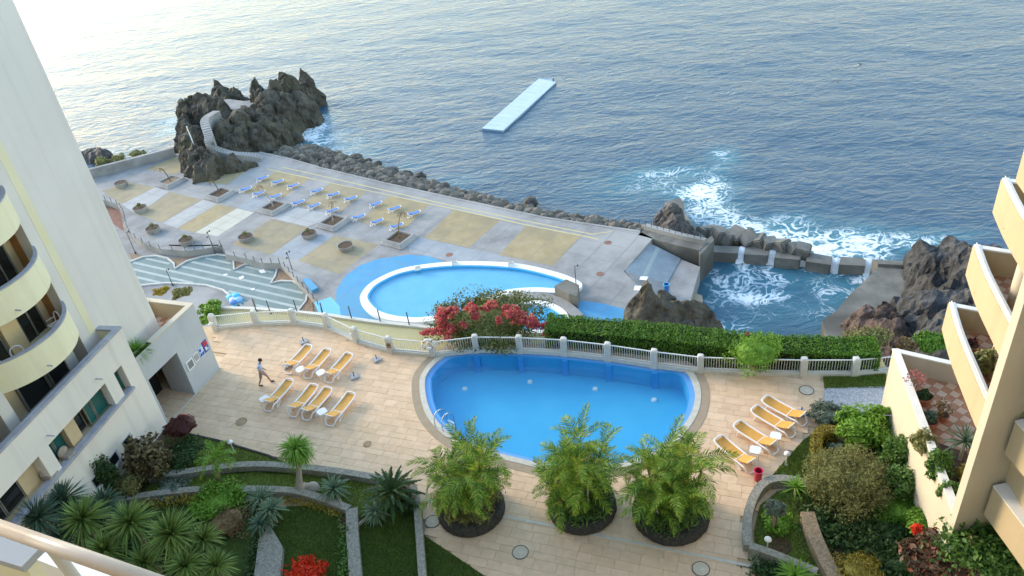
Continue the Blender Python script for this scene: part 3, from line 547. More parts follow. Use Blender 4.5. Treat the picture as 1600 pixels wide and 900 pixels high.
# tidal pool wall of concrete blocks with gaps
def blk(px, z, h, label):
    px = [px[0], px[1], (px[2][0], px[1][1]+(px[2][1]-px[1][1])*.72), (px[3][0], px[0][1]+(px[3][1]-px[0][1])*.72)]
    P = [v2(at(*p, z)) for p in px]
    o = MB().prism(P, -30, z).build('breakwater_block', M['concrete_d'])
    bm = bmesh.new(); bm.from_mesh(o.data); bmesh.ops.bevel(bm, geom=[e for e in bm.edges], offset=.12, segments=2, affect='EDGES'); bm.to_mesh(o.data); bm.free()
    tag(o, label, 'concrete block', 'concrete blocks closing the tidal pool')
zt = -24.6
for px, lb in [([(1105,383),(1155,385),(1153,400),(1102,397)],'leftmost breakwater block, beside the quay wall'),([(1165,385),(1204,386.5),(1200,404),(1162,402)],'breakwater block between the two left waterfalls'),
   ([(1213,391),(1253,393.5),(1250,411),(1210,407)],'low breakwater block between the second and third waterfalls'),([(1263,394),(1301,401),(1298,419),(1259,414)],'breakwater block with a foam covered back, left of the widest waterfall'),
   ([(1314,401),(1352,403.5),(1352,420),(1311,418)],'breakwater block standing alone between the two right waterfalls')]: blk(px, zt, 2, lb)
AP = [v2(at(*p, -24)) for p in [(1365,406),(1428,409),(1470,412),(1560,430),(1560,560),(1300,560),(1285,500),(1305,487),(1330,458),(1372,418)]]
tag(struct('apron', MB().prism(AP, -31, -24), M['concrete_d'], 'dark concrete apron along the right side of the tidal pool'))
struct('apron_wall', MB().prism([v2(at(*p, -23.6)) for p in [(1363,405),(1425,409),(1424,415),(1372,412)]], -31, -23.6), M['concrete_d'], 'low wall along the sea side of the apron')
MB()
# ------------------------------------------------------------------ pontoon
po = thing('swimming_pontoon', 'long pale blue floating pontoon moored on the sea', 'pontoon', at(810,163,SEA))
pp = [v2(at(*p, SEA+.35)) for p in [(753,200.5),(842,122.5),(865,122.5),(864.5,127),(869,128),(786,204)]]
MB().prism(pp, SEA-.3, SEA+.30).build('float', M['pside'], po)
a, b, c_ = pp[0], pp[1], pp[5]
for i in range(14):
    t0, t1 = (i+.01)/14, (i+.985)/14; l0 = a.lerp(b, t0); l1 = a.lerp(b, t1); r0 = c_.lerp(pp[4], t0); r1 = c_.lerp(pp[4], t1)
    MB().prism([l0, l1, r1, r0], SEA+.28, SEA+.36).build('deck_panel', M['pont'], po)
e = v2(pp[3]); MB().tube([e+Vector((0,0,SEA+.3)), e+Vector((0,0,SEA+.9))], .12, 8).build('bollard', M['metal_d'], po)
# ------------------------------------------------------------------ hotel terrace
fence_px = [(337,514),(402,508),(461,506),(513,513),(558,535),(611,550),(677,556),(745,548),(813,549),(882,553),(950,561),(1022,572),(1094,581),(1173,584),(1254,586),(1334,586),(1400,580)]
FEN = [v2(at(*p)) for p in fence_px]
top_edge = [Vector((-24, FEN[0].y+1.5, 0))]+[p+Vector((0,.35,0)) for p in FEN]+[Vector((40, FEN[-1].y+.5, 0))]
slab = top_edge+[Vector((40,-6,0)), Vector((-40,-6,0)), Vector((-40, FEN[0].y, 0))]
def prism_hole(outer, hole, z0, z1):
    from mathutils.geometry import tessellate_polygon
    mb = MB(); mb.prism(outer, z0, z1, top=False)
    pts = list(outer)+list(hole); tri = tessellate_polygon([[Vector((p[0],p[1],0)) for p in outer], [Vector((p[0],p[1],0)) for p in hole]])
    fs = []
    for a, b, c in tri:
        A = (pts[b][0]-pts[a][0])*(pts[c][1]-pts[a][1])-(pts[b][1]-pts[a][1])*(pts[c][0]-pts[a][0]); fs.append((a,b,c) if A > 0 else (c,b,a))
    return mb.add([(p[0],p[1],z1) for p in pts], fs)
pool_px = [(664,600),(667,585),(680,568),(700,554),(722,549),(745,547.5),(813,548.5),(882,553),(950,561),(1022,572),(1052,573),(1073,583),(1083,600),(1086,618),(1082,640),(1070,662),(1048,688),(1018,707),(985,720),(950,727),(905,730),(860,727),(810,716),(765,704),(722,688),(695,670),(676,648),(667,625)]
PW = catmull([v2(at(*p)) for p in pool_px], 5)
terrace = struct('terrace', prism_hole(slab, offset(PW, .1), -21.5, -.06), M['grout'], 'sandstone paved hotel terrace around the pool')
# strip of ledge outside the fence, with the drop behind it
led_in = [p+Vector((0,.3,0)) for p in FEN]
led_out = [v2(at(*p, -.6)) for p in [(330,482),(400,484),(461,489),(513,494),(545,499),(596,506),(640,510),(700,517),(745,520)]]+[p+Vector((0.3,2.7,0)) for p in FEN[9:]]
ledge = struct('planted_ledge', MB().prism(led_in+led_out[::-1], -21.6, -.6), M['olive'], 'ochre ledge outside the white fence')
strip('curb', led_out[:9], .25, -.6, .14, 'postw', ledge)

# pool
NEAR = [p for p in PW]
pth = thing('swimming_pool', 'large kidney shaped swimming pool with blue water and pale coping', 'pool', v2(at(870,640)))
step = offset(PW, -.28)
MB().band(offset(PW, .30), offset(PW, .72), -.05, .014, closed=True).build('surround', M['brown'], pth)
MB().band(PW, offset(PW, .30), -.3, .03, closed=True).build('coping', M['coping'], pth)
MB().band(step, PW, -1.6, -.09, closed=True).build('rim_ledge', M['blue_r'], pth)
MB().band(offset(PW, -.34), step, -1.7, -.12, closed=True).build('basin_wall', M['blue_d'], pth)
MB().prism(offset(PW, -.3), -1.75, -1.15).build('basin_floor', M['blue'], pth)
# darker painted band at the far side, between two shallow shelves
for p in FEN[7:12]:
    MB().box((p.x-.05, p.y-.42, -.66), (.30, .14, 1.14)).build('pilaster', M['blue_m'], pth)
MB().prism(PW, -.045, -.045, side=False).build('pool_water', poolwater('terrace_pool_water', (.80,.93,.98), .012, .8), pth)
for px in [(726,607),(828,596),(930,607),(1022,624)]:
    P = v2(at(px[0], px[1], -1.1)); MB().lathe([(0,-1.08),(.13,-1.08),(.16,-1.16)], (P.x, P.y, 0), 14).build('floor_light', M['white'], pth)
# ladder
lp, lq = v2(at(694,664)), v2(at(706,653)); dn = (lq-lp).normalized(); sdv = Vector((-dn.y, dn.x, 0))
lad = thing('pool_ladder', 'curved steel pool ladder at the near left rim of the pool', 'ladder', lp)
for k in (-.25, .25):
    b0 = lp+sdv*k; MB().tube(catmull([b0-dn*.35, b0-dn*.33+Vector((0,0,.6)), b0+dn*.0+Vector((0,0,.85)), b0+dn*.4+Vector((0,0,.55)), b0+dn*.5+Vector((0,0,-.1)), b0+dn*.5+Vector((0,0,-1))], 5, False), .028, 8).build('handrail', M['steel'], lad)
for z in (-.75, -.45, -.2): MB().bar(lp+dn*.5+sdv*.25+Vector((0,0,z)), lp+dn*.5-sdv*.25+Vector((0,0,z)), .1, .03).build('tread', M['white'], lad)

# paving tiles: each its own piece; the nearest 300 as parts, the rest one field
ua = v2(at(660,781)); ub = v2(at(1180,886)); tx = (ub-ua).normalized(); ty = Vector((-tx.y, tx.x, 0))
pave = [v2(at(*p)) for p in [(262,672),(240,600),(250,560),(343,560),(337,514),(402,508),(461,506),(513,513),(558,535),(611,550),(677,556),(745,548),(813,549),(882,553),(950,561),(1022,572),(1094,581),(1173,584),(1288,587),(1289,640),(1290,664),(1253,690),(1216,732),(1190,762),(1172,800),(1165,845),(1167,880),(1180,890),(1150,930),(1000,960),(860,960),(760,902),(662,836),(650,772),(632,756),(600,755),(560,748),(500,742),(470,735),(420,712),(340,688)]]
tile_me = {}
def tilemesh(L, W):
    k = (round(L,3), round(W,3))
    if k not in tile_me:
        mb = MB(); hx, hy = L/2-.0035, W/2-.0035; c = .005
        vs = [(-hx,-hy,-.06),(hx,-hy,-.06),(hx,hy,-.06),(-hx,hy,-.06),(-hx,-hy,-c),(hx,-hy,-c),(hx,hy,-c),(-hx,hy,-c),(-hx+c,-hy+c,0),(hx-c,-hy+c,0),(hx-c,hy-c,0),(-hx+c,hy-c,0)]
        mb.add(vs, [(8,9,10,11)]+[(i, (i+1)%4, 4+(i+1)%4, 4+i) for i in range(4)]+[(4+i, 4+(i+1)%4, 8+(i+1)%4, 8+i) for i in range(4)])
        me = bpy.data.meshes.new('tile'); me.from_pydata(mb.v, [], mb.f); me.materials.append(M['tile']); tile_me[k] = me
    return tile_me[k]
poolout = offset(PW, .12)
tiles = []; y = -26
PB = [(min(p[i] for p in pave), max(p[i] for p in pave)) for i in (0,1)]
row = 0; yy = -14.0
while yy < 32:
    W = [.42,.50,.34][row % 3]; xx = -40+random.random()
    while xx < 40:
        L = random.choice([.60,.72,.84,.96]); c = ua+tx*(xx+L/2)+ty*(yy+W/2)
        if PB[0][0] < c.x < PB[0][1] and PB[1][0] < c.y < PB[1][1] and inside(c, pave):
            if not any(inside(c+tx*(a*L/2)+ty*(b*W/2), poolout) for a in (-1,0,1) for b in (-1,0,1)):
                tiles.append((c, L, W))
            else:                      # cut tiles along the pool edge
                for a in range(4):
                    for b in range(2):
                        c2 = c+tx*(L*(a-1.5)/4)+ty*(W*(b-.5)/2)
                        if not any(inside(c2+tx*(e*L/8)+ty*(g*W/4), poolout) for e in (-1,1) for g in (-1,1)): tiles.append((c2, L/4+.005, W/2+.005))
        xx += L
    yy += W; row += 1
tiles = [t for t in tiles if abs((t[0]-ua).dot(ty)) > .22 or True]
def seen(t):
    d = t[0]-CAM; x = 800+FPX*d.dot(cR)/d.dot(cF); y = 450-FPX*d.dot(cU)/d.dot(cF); return 0 < x < 1600 and 0 < y < 900
tiles.sort(key=lambda t: (not seen(t), t[1] < .4, (t[0]-CAM).length))
rzT = math.atan2(tx.y, tx.x)
for c, L, W in tiles[:300]:
    o = link('tile', tilemesh(L, W), terrace, True); o.location = (c.x, c.y, random.uniform(-.004, .004)); o.rotation_euler = (random.gauss(0,.0015), random.gauss(0,.0015), rzT)
mb = MB(); Rz = Matrix.Rotation(rzT, 3, 'Z')
for c, L, W in tiles[300:]:
    me = tilemesh(L, W); dz = Vector((c.x, c.y, random.uniform(-.004,.004)))
    mb.add([Rz@q.co+dz for q in me.vertices], [tuple(f.vertices) for f in me.polygons])
o = mb.build('tile', M['tile'], terrace); tag(o, kind='stuff')
strip('pale_joint', [ua, ub], .12, .0, .016, 'coping', terrace)

# round service covers
for i, (px, r, m, lb) in enumerate([((676,815),.34,'cover','pale round cover touching the left palm planter'),((813,863),.34,'cover','pale round cover in front of the gap between left and middle planters'),((1095,889),.34,'cover','pale round cover at the bottom edge, below the right planter'),((1260,610),.34,'cover','pale round cover near the fence on the right side'),((377,659),.30,'cover_b','rusty round cover left of the front lounger row'),((574,694),.2,'cover_b','small faint round cover in the paving below the lounger rows')]):
    P = v2(at(*px)); t = thing('manhole_cover', lb, 'cover', P, 0, 'round covers in the paving')
    MB().lathe([(0,.02),(r-.035,.02),(r-.035,.006),(r-.015,.006)], n=28).build('plate', M[m], t, False)
    MB().lathe([(r-.018,-.01),(r-.018,.018),(r+.01,.018),(r+.01,-.01)], n=28).build('ring', M['metal_d'] if m=='cover' else M[m], t, False)
    if r > .3: MB().lathe([(0,.024),(.09,.024),(.10,.018)], n=16).build('hub', M['coping'], t, False)

# ------------------------------------------------------------------ fence
fen = thing('terrace_fence', 'white railing fence with round topped concrete posts along the terrace edge', 'fence', FEN[8])
hp = 1.12
for i, p in enumerate(FEN):
    t = (FEN[min(i+1,16)]-FEN[max(i-1,0)]); rz = math.atan2(t.y, t.x)
    w0 = .17; prof = [(.17,-.3),(.17,hp-.14),(.155,hp-.06),(.11,hp),(.0,hp+.015)]
    mb = MB(); n = 8
    mb.v = []; 
    for r, z in prof:
        mb.add([Rr for Rr in [Vector((r*a, r*b, z)) for a, b in ((-1,-.8),(-.8,-1),(.8,-1),(1,-.8),(1,.8),(.8,1),(-.8,1),(-1,.8))]], [])
    mb.f = [(k*8+j, k*8+(j+1)%8, (k+1)*8+(j+1)%8, (k+1)*8+j) for k in range(len(prof)-1) for j in range(8)]; mb.m = [0]*len(mb.f)
    o = mb.build('post', M['postw'], None); o.parent = fen; o.matrix_parent_inverse = WM[fen.name].inverted(); o.location = p; o.rotation_euler = (0,0,rz)
barme = None
for a, b in zip(FEN[:-1], FEN[1:]):
    z = Vector((0,0,1)); d = (b-a); L = d.length; d.normalize()
    MB().bar(a+d*.17+z*.07, b-d*.17+z*.07, .26, .26).build('kerb', M['postw'], fen)
    MB().bar(a+d*.15+z*.96, b-d*.15+z*.96, .055, .05).build('top_rail', M['railw'], fen)
    MB().bar(a+d*.15+z*.24, b-d*.15+z*.24, .045, .04).build('bottom_rail', M['railw'], fen)
    n = max(6, int(L/.145))
    if barme is None:
        mbb = MB().tube([(0,0,.24),(0,0,.95)], .014, 5, False); barme = bpy.data.meshes.new('bar'); barme.from_pydata(mbb.v, [], mbb.f); barme.materials.append(M['railw'])
    for k in range(1, n):
        o = link('bar', barme, fen); o.location = a.lerp(b, .06+.88*k/n)
# netting posts at the outer ledge
for i, (top, bot, lb) in enumerate([((393,465.5),(401,487),'first dark net post from the left on the ledge'),((415.5,468),(423,490),'second dark net post, near the striped deck'),((457,468),(465,490),'dark net post in front of the deck tip'),((499,470),(506,494),'dark net post in front of the pale foot bath'),((542,473),(550,500),'dark net post left of the oval pool rim'),((588,476),(595,505),'dark net post standing before the left end of the oval pool'),((633,480),(640,510),'dark net post next to the bougainvillea')]):
    P = at(bot[0], bot[1], -.6); t = thing('net_post', lb, 'post', P, 0, 'thin dark posts on the ledge')
    MB().tube([(0,0,0),(0,0,1.05)], .035, 6).build('pole', M['metal_d'], t, False); MB().box((0,0,.01), (.14,.14,.02)).build('foot', M['metal_d'], t, False)
# signs on posts and life ring
for i, lb in ((5,'small brown sign plate on a fence post behind the loungers'),(13,'small brown sign plate on the fence post in front of the oleander')):
    p = FEN[i]; t = thing('sign_plate', lb, 'sign', p+Vector((0,-.2,.62)))
    MB().box((0,0,0), (.24,.03,.36)).build('panel', M['cover_b'], t, False); MB().box((0,-.02,.04), (.15,.012,.1)).build('print', M['metal_d'], t, False)
p = FEN[6]; lr = thing('life_ring', 'white life ring hung on the fence post under red flowers', 'life ring', p+Vector((-.12,-.1,1.02)))
mb = MB(); n = 20; mb.tube([(.3*math.cos(6.283*k/n), -.14, .3*math.sin(6.283*k/n)) for k in range(n+1)], .075, 8, False).build('ring', M['white'], lr, False, smooth=True)
for k in range(4):
    a = .785+k*1.571; MB().tube([(.3*math.cos(a+d), -.14, .3*math.sin(a+d)) for d in (-.16,0,.16)], .08, 8).build('band', M['orange'], lr, False)

# ------------------------------------------------------------------ left hotel wing
P0 = Vector((-18.95, 31.7, 0)); fd = Vector((-.258, -.966, 0)).normalized(); fn = Vector((-fd.y, fd.x, 0)); 
if fn.x < 0: fn = -fn
def F(s, z, o=0.0): return P0+fd*s+fn*o+Vector((0,0,z))
def fbox(mb, s0, s1, z0, z1, o0, o1, mi=0):
    c = F((s0+s1)/2, (z0+z1)/2, (o0+o1)/2); return mb.box(c, (abs(s1-s0), abs(o1-o0), z1-z0), M=Matrix((fd, fn, Vector((0,0,1)))).transposed(), mi=mi)
pod = thing('hotel_podium', 'white lower hotel wing with long balcony parapet and green glazed band', 'building', P0.copy())
mb = MB()
fbox(mb, 0, 24, -1, 3.42, -1.0, 0)                       # wall below the window band
fbox(mb, 0, .95, 3.42, 4.93, -1.0, 0)                    # end pier of the band
fbox(mb, 0, 24, 4.93, 6.44, -.22, 0)                     # parapet above
fbox(mb, 0, 24, 4.90, 5.15, -1.2, -.22)                  # floor slab of the upper balcony
mb.build('wall', M['wall'], pod)
mb = MB(); fbox(mb, 0, .22, 5.15, 6.44, -1.2, -.22); mb.build('end_wall', M['lemon'], pod)
mb = MB(); fbox(mb, -.04, 24, 6.44, 6.56, -.26, .05); mb.build('coping', M['cap'], pod)
mb = MB(); fbox(mb, -.04, .26, 6.44, 6.55, -1.2, -.26); mb.build('coping', M['cap'], pod)
mb = MB(); fbox(mb, .9, 24, 3.42, 3.56, -.24, .12); mb.build('sill', M['cap'], pod)
mb = MB(); fbox(mb, .95, 24, 3.3, 3.46, -1.3, -.24); fbox(mb, .95, 24, 3.3, 5.0, -1.45, -1.3); mb.build('recess', M['recess'], pod)
for s0, s1, kind in [(.95,1.55,'teal'),(1.55,2.25,'pier'),(2.26,3.10,'teal'),(3.14,3.62,'teal'),(3.66,4.30,'olive'),(4.32,5.0,'cream'),(5.02,5.62,'teal'),(5.66,6.24,'teal'),(6.26,6.90,'pier'),(6.92,7.85,'cream'),(7.87,8.9,'dark'),(8.94,10.0,'dark'),(10.0,10.8,'pier'),(10.9,13,'dark')]:
    mb = MB()
    if kind == 'pier': fbox(mb, s0, s1, 3.56, 4.93, -.6, -.004); mb.build('pier', M['wall'], pod)
    elif kind == 'cream': fbox(mb, s0, s1, 3.46, 4.9, -.75, -.55 if s0 > 6 else -.35); mb.build('pier', M['recess'], pod)
    else:
        o0 = -.42 if kind == 'teal' and s0 < 5 else -.62
        fbox(mb, s0+.04, s1-.04, 3.5, 4.88, o0-.05, o0); w_ = mb.build('window_pane', M['teal'] if kind == 'teal' else M['glass'], pod)
        mb = MB(); fbox(mb, s0, s0+.05, 3.48, 4.9, o0-.06, o0+.03); fbox(mb, s1-.05, s1, 3.48, 4.9, o0-.06, o0+.03); fbox(mb, s0+.05, s1-.05, 4.84, 4.9, o0-.06, o0+.03); fbox(mb, s0+.05, s1-.05, 3.48, 3.55, o0-.06, o0+.03)
        mb.build('window_frame', M['frame'], pod)
for s0, s1 in ((2.30,3.0),(3.45,4.1),(4.75,5.4)):         # small square windows
    mb = MB(); fbox(mb, s0, s1, 1.15, 1.80, .0, .03); fr = mb.build('window', M['grey'], pod)
    mb = MB(); fbox(mb, s0+.12, s1-.03, 1.25, 1.74, .01, .045); mb.build('pane', M['glass'], fr)
    mb = MB(); fbox(mb, s0-.05, s1+.05, 1.06, 1.15, .0, .09); mb.build('sill', M['white'], fr)
for s, z in ((6.1,5.35),(2.6,5.5)):
    mb = MB(); mb.tube([F(s,z,-.02), F(s,z,.28), F(s-.05,z-.06,.32)], .03, 7); mb.build('spout', M['cap'], pod)
# round things on the sill balcony: two wicker chairs backs
for s, lb in ((5.55,'brown rounded wicker chair by the green window, far one'),(6.75,'brown rounded wicker chair half hidden behind the grey sill')):
    t = thing('wicker_chair', lb, 'chair', F(s, 3.46, -.42), math.atan2(fd.y, fd.x))
    mb = MB(); mb.blob((0,0,.28), (.3,.1,.28), 2, .03); mb.build('backrest', M['trunk_p'], t, False, smooth=True)
    mb = MB(); mb.box((0,.2,.14), (.5,.45,.12)); mb.build('seat', M['trunk_p'], t, False)

tow = thing('hotel_tower', 'tall white hotel tower with yellow stripe and rounded cream balconies', 'building', F(0,0,-6))
OFF = -1.2
mb = MB(); fbox(mb, -3.6, 0, 3.45, 34, -14, OFF); fbox(mb, 0, 1.0, -2, 34, -14, OFF); mb.build('wall', M['towerw'], tow)
mb = MB(); fbox(mb, .22, .66, 6.5, 34, OFF-.02, OFF+.012); mb.build('stripe', M['lemon'], tow)
mb = MB(); fbox(mb, 1.0, 26, 5.0, 34, -14, OFF-1.0); mb.build('back_wall', M['recess'], tow)
mb = MB(); fbox(mb, 1.0, 1.24, 5.0, 34, OFF-1.0, OFF); mb.build('pier', M['towerw'], tow)
for s in (5.55, 10.9, 16.2):
    mb = MB(); fbox(mb, s+.35, s+.95, 5.15, 34, OFF-1.0, OFF); mb.build('pier', M['towerw'], tow)
def arc(s0, s1, sag, n=20, out=0.0):
    c = (s1-s0)/2; R = (c*c+sag*sag)/(2*sag); m = (s0+s1)/2; h = R-sag; th = math.asin(min(1, c/R)); 
    return [F(m+(R+out)*math.sin(-th+2*th*k/n), 0, OFF-h+(R+out)*math.cos(-th+2*th*k/n)) for k in range(n+1)]
lev = [8.9+2.93*k for k in range(0, 8)]
for li, z in enumerate(lev):
    for bi, s0 in enumerate((1.18, 6.5, 11.8)):
        s1 = s0+4.75
        A = [v2(q) for q in arc(s0, s1, 1.27)]; B = [v2(q) for q in arc(s0+.1, s1-.1, 1.13)]
        MB().band(B, A, z-1.42, z-.06).build('parapet', M['cream'], tow)
        MB().band([v2(q) for q in arc(s0+.12, s1-.12, 1.08)], [v2(q) for q in arc(s0-.02, s1+.02, 1.31)], z-.06, z).build('coping', M['cap'], tow)
        MB().prism(B+[v2(F(s1,0,OFF-1.0)), v2(F(s0,0,OFF-1.0))], z-1.40, z-1.18, bottom=True).build('floor_slab', M['cream'], tow)
        if bi == 0:
            mb = MB(); fbox(mb, s0+.06, s0+.10, z-1.18, z+1.5, OFF-.98, OFF-.55); mb.build('side_panel', M['wood'], tow)
        mb = MB(); fbox(mb, s0+1.85, s0+2.75, z-1.17, z+1.5, OFF-.99, OFF-.80); mb.build('pier', M['creamp'], tow)
        for ws, we in ((s0+.55, s0+1.75), (s0+2.85, s0+4.4)):
            mb = MB(); fbox(mb, ws, we, z-1.15, z+1.05, OFF-1.02, OFF-.96); wn = mb.build('window', M['glass'], tow)
            mb = MB()
            for q in (ws, (ws+we)/2, we): fbox(mb, q-.04, q+.04, z-1.16, z+1.08, OFF-1.0, OFF-.92)
            fbox(mb, ws, we, z+1.05, z+1.12, OFF-1.0, OFF-.92); mb.build('frame', M['frame'], wn)
        mb = MB(); P = arc(s0, s1, 1.27)[13]; mb.tube([P+fn*(-.05)+Vector((0,0,z-1.1)), P+fn*.25+Vector((0,0,z-1.12))], .035, 6); mb.build('spout', M['cap'], tow)
# lower level openings under the first balconies
for ws, we in ((1.6,2.9),(3.1,4.6),(6.9,8.4),(8.8,10.4)):
    mb = MB(); fbox(mb, ws, we, 5.15, 7.4, OFF-1.02, OFF-.95); wn = mb.build('window', M['glass'], tow)
    mb = MB(); fbox(mb, ws-.05, ws+.05, 5.15, 7.4, OFF-1.0, OFF-.90); fbox(mb, we-.05, we+.05, 5.15, 7.4, OFF-1.0, OFF-.90); mb.build('frame', M['frame'], wn)
mb = MB(); fbox(mb, 1.3, 12, 5.14, 5.2, OFF-1.0, -.22); mb.build('balcony_floor', M['grey'], tow)
# privacy screen on the podium balcony, plastic chairs on the balconies
mb = MB(); fbox(mb, 2.0, 2.6, 5.2, 6.95, -1.2, -1.12); tag(mb.build('divider_panel', M['pale_p'], tow))
def pchair(P, rz, lb, g='white plastic chairs on the balconies'):
    t = thing('plastic_chair', lb, 'chair', P, rz, g)
    MB().box((0,0,.42), (.46,.44,.04)).build('seat', M['plastic'], t, False)
    mb = MB(); mb.tube(catmull([(-.23,.2,.42),(-.24,.26,.75),(-.12,.29,.92),(.12,.29,.92),(.24,.26,.75),(.23,.2,.42)], 4, False), .03, 6); mb.build('backrest', M['plastic'], t, False)
    for a in (-.2,.2):
        for b in (-.19,.19): MB().tube([(a,b,0),(a,b,.42)], .022, 5).build('leg', M['plastic'], t, False)
    for a in (-1,1): MB().bar((a*.25,-.18,.64),(a*.25,.24,.64),.05,.03).build('armrest', M['plastic'], t, False)
rzf = math.atan2(fd.y, fd.x)
pchair(F(2.0, 7.72, OFF-.15), rzf+1.2, 'white plastic chair at the stripe end of the lower rounded balcony')
pchair(F(4.4, 7.72, OFF+.05), rzf+2.6, 'white plastic chair behind the middle of the lower rounded parapet')
pchair(F(5.2, 7.72, OFF-.35), rzf+2.9, 'white plastic chair by the pier of the lower rounded balcony')

# ------------------------------------------------------------------ gatehouse with the roof terrace
g0 = F(0, 0, -.12); g1 = v2(at(343,575)); gd = (g1-v2(g0)); gl = gd.length; gd.normalize(); gn = Vector((gd.y, -gd.x, 0))
if gn.y > 0: gn = -gn
def Gq(u, v, z): return v2(g0)+gd*u-gn*v+Vector((0,0,z))
def gbox(mb, u0, u1, v0, v1, z0, z1):
    return mb.box(Gq((u0+u1)/2,(v0+v1)/2,(z0+z1)/2), (u1-u0, v1-v0, z1-z0), M=Matrix((gd, -gn, Vector((0,0,1)))).transposed())
gh = thing('gatehouse', 'grey rendered gatehouse with dark passage and a small roof terrace', 'building', v2(g0))
GT, GD = 4.5, 3.7
mb = MB()
gbox(mb, 0.0, .24, 0, .3, -.5, GT); gbox(mb, 2.5, gl, 0, 1.6, -.5, GT-.9); gbox(mb, .24, 2.5, 0, .3, 2.95, GT)
gbox(mb, 2.5, gl, .004, .25, GT-.9, GT); gbox(mb, gl-.25, gl, .25, GD, -.5, GT); gbox(mb, -.3, gl-.25, GD-.25, GD, -.5, GT)
mb.build('wall', M['grey'], gh)
mb = MB(); gbox(mb, .0, 2.5, .3, GD-.25, 2.95, 3.2); mb.build('ceiling', M['grey'], gh)
mb = MB(); gbox(mb, .28, 2.48, 2.2, GD-.27, -.02, 2.94); mb.build('back_wall', M['black'], gh)  # black block painting in the shade deep inside the passage
mb = MB(); gbox(mb, .0, gl-.25, .25, GD-.25, GT-1.1, GT-.95); mb.build('roof_floor', M['terra'], gh)
mb = MB(); gbox(mb, 1.35, gl-.25, .255, .30, GT-.95, GT-.02); gbox(mb, gl-.31, gl-.255, .30, GD-.25, GT-.95, GT-.02); gbox(mb, 0, gl-.31, GD-.31, GD-.255, GT-.95, GT-.02); mb.build('parapet_lining', M['apricot'], gh)
mb = MB(); gbox(mb, 1.3, gl+.02, -.03, .30, GT, GT+.07); gbox(mb, gl-.28, gl+.02, .30, GD+.02, GT, GT+.07); gbox(mb, 0, gl-.28, GD-.28, GD+.02, GT, GT+.07); mb.build('coping', M['ivory'], gh)
mb = MB(); gbox(mb, .1, 1.35, -.02, .95, GT-.35, GT+.0); mb.build('planter_box', M['grey'], gh)
# tiles of the little roof terrace
tm = MB(); 
for i in range(11):
    for j in range(8): 
        c = Gq(.3+i*.38+.18, .5+j*.38, GT-.945); tm.box(c, (.36,.36,.02), rz=math.atan2(gd.y,gd.x), mi=(i+j)%2)
tag(tm.build('roof_tile', [M['terra'], M['terra2']], gh), kind='stuff')
# four boards on the wall
def board(name, lb, u0, u1, z0, z1, base, ink):
    t = thing(name, lb, 'sign', Gq((u0+u1)/2, 0, (z0+z1)/2), math.atan2(gd.y, gd.x))
    w_, h_ = u1-u0, z1-z0
    MB().box((0,-.03,0), (w_,.05,h_)).build('board', base, t, False)
    for x, z, a, b, m in ink: MB().box((x*w_,-.062,z*h_), (a*w_,.014,b*h_)).build('print', m, t, False)
nb = mat('sign_blue', (.05,.11,.42), None, .5); nr = mat('sign_red', (.55,.04,.07), None, .5); ng = mat('sign_grey', (.20,.22,.25), None, .5); nl = mat('sign_pale_blue', (.55,.66,.86), None, .5)
board('notice_frame', 'white framed notice with dark centre, nearest the passage', 2.70, 3.26, 1.45, 2.05, M['white'], [(0,0,.68,.7,ng)])
board('notice_frame', 'white framed pale notice, second from the passage', 3.32, 3.74, 1.55, 2.08, M['white'], [(0,0,.74,.74,M['pale_p'])])
board('pool_sign', 'blue and white pictogram sign between the notice and the red topped sign', 3.80, 4.16, 1.50, 2.12, nl, [(-.2,.25,.35,.3,nb),(.25,.3,.3,.25,M['white']),(-.22,-.22,.34,.3,nb),(.22,-.22,.34,.3,nb)])
board('pool_sign', 'sign with red top and blue lower half near the wall corner', 4.22, 4.58, 1.55, 2.25, nb, [(0,.27,.9,.42,nr),(-.1,-.2,.35,.3,M['white']),(.25,-.3,.2,.2,nl)])
struct('threshold', MB().prism([v2(Gq(.24,-.06,0)), v2(Gq(gl,-.06,0)), v2(Gq(gl,.0,0)), v2(Gq(.24,0,0))], -.02, .02), M['coping'], 'pale strip of stone at the foot of the gatehouse wall')

# ------------------------------------------------------------------ right hotel wing
rw = thing('hotel_wing', 'apricot hotel wing with stacked curved balconies on the right', 'building', Vector((19, 20, 0)))
wd_ = (Vector((14.15,17.24,0))-Vector((16.27,26.0,0))).normalized()      # along the garden wall, toward the camera
wn_ = Vector((-wd_.y, wd_.x, 0)); wn_ = wn_ if wn_.x > 0 else -wn_       # into the building
rd_ = (Vector((18.36,24.77,0))-Vector((17.72,25.2,0))).normalized()
Q0 = Vector((16.27,26.0,0)); GP = 3.82
def wallstrip(mb, P, Q, th, z0, z1, side=1):
    d = (Q-P).normalized(); n = Vector((-d.y, d.x, 0))*side
    return mb.add([(*(P).xy,z0),(*(Q).xy,z0),(*(Q+n*th).xy,z0),(*(P+n*th).xy,z0),(*(P).xy,z1),(*(Q).xy,z1),(*(Q+n*th).xy,z1),(*(P+n*th).xy,z1)], [(3,2,1,0),(4,5,6,7),(0,1,5,4),(1,2,6,5),(2,3,7,6),(3,0,4,7)])
Q1 = Q0+wd_*9.0; Qr = Q0+rd_*6
ent = lambda a, b: a.lerp(b, 0)
mb = MB(); wallstrip(mb, Q0, Q1, .22, -1.5, GP-.07, 1 if wn_.dot(Vector((-wd_.y, wd_.x,0)))>0 else -1)
sidr = 1 if Vector((-rd_.y, rd_.x, 0)).dot(wd_) > 0 else -1
wallstrip(mb, Q0+wn_*.225, Qr, .2, -1.5, GP-.07, sidr); mb.fix = True; mb.build('garden_wall', M['ivory'], rw)
sw = 1 if wn_.dot(Vector((-wd_.y, wd_.x,0)))>0 else -1
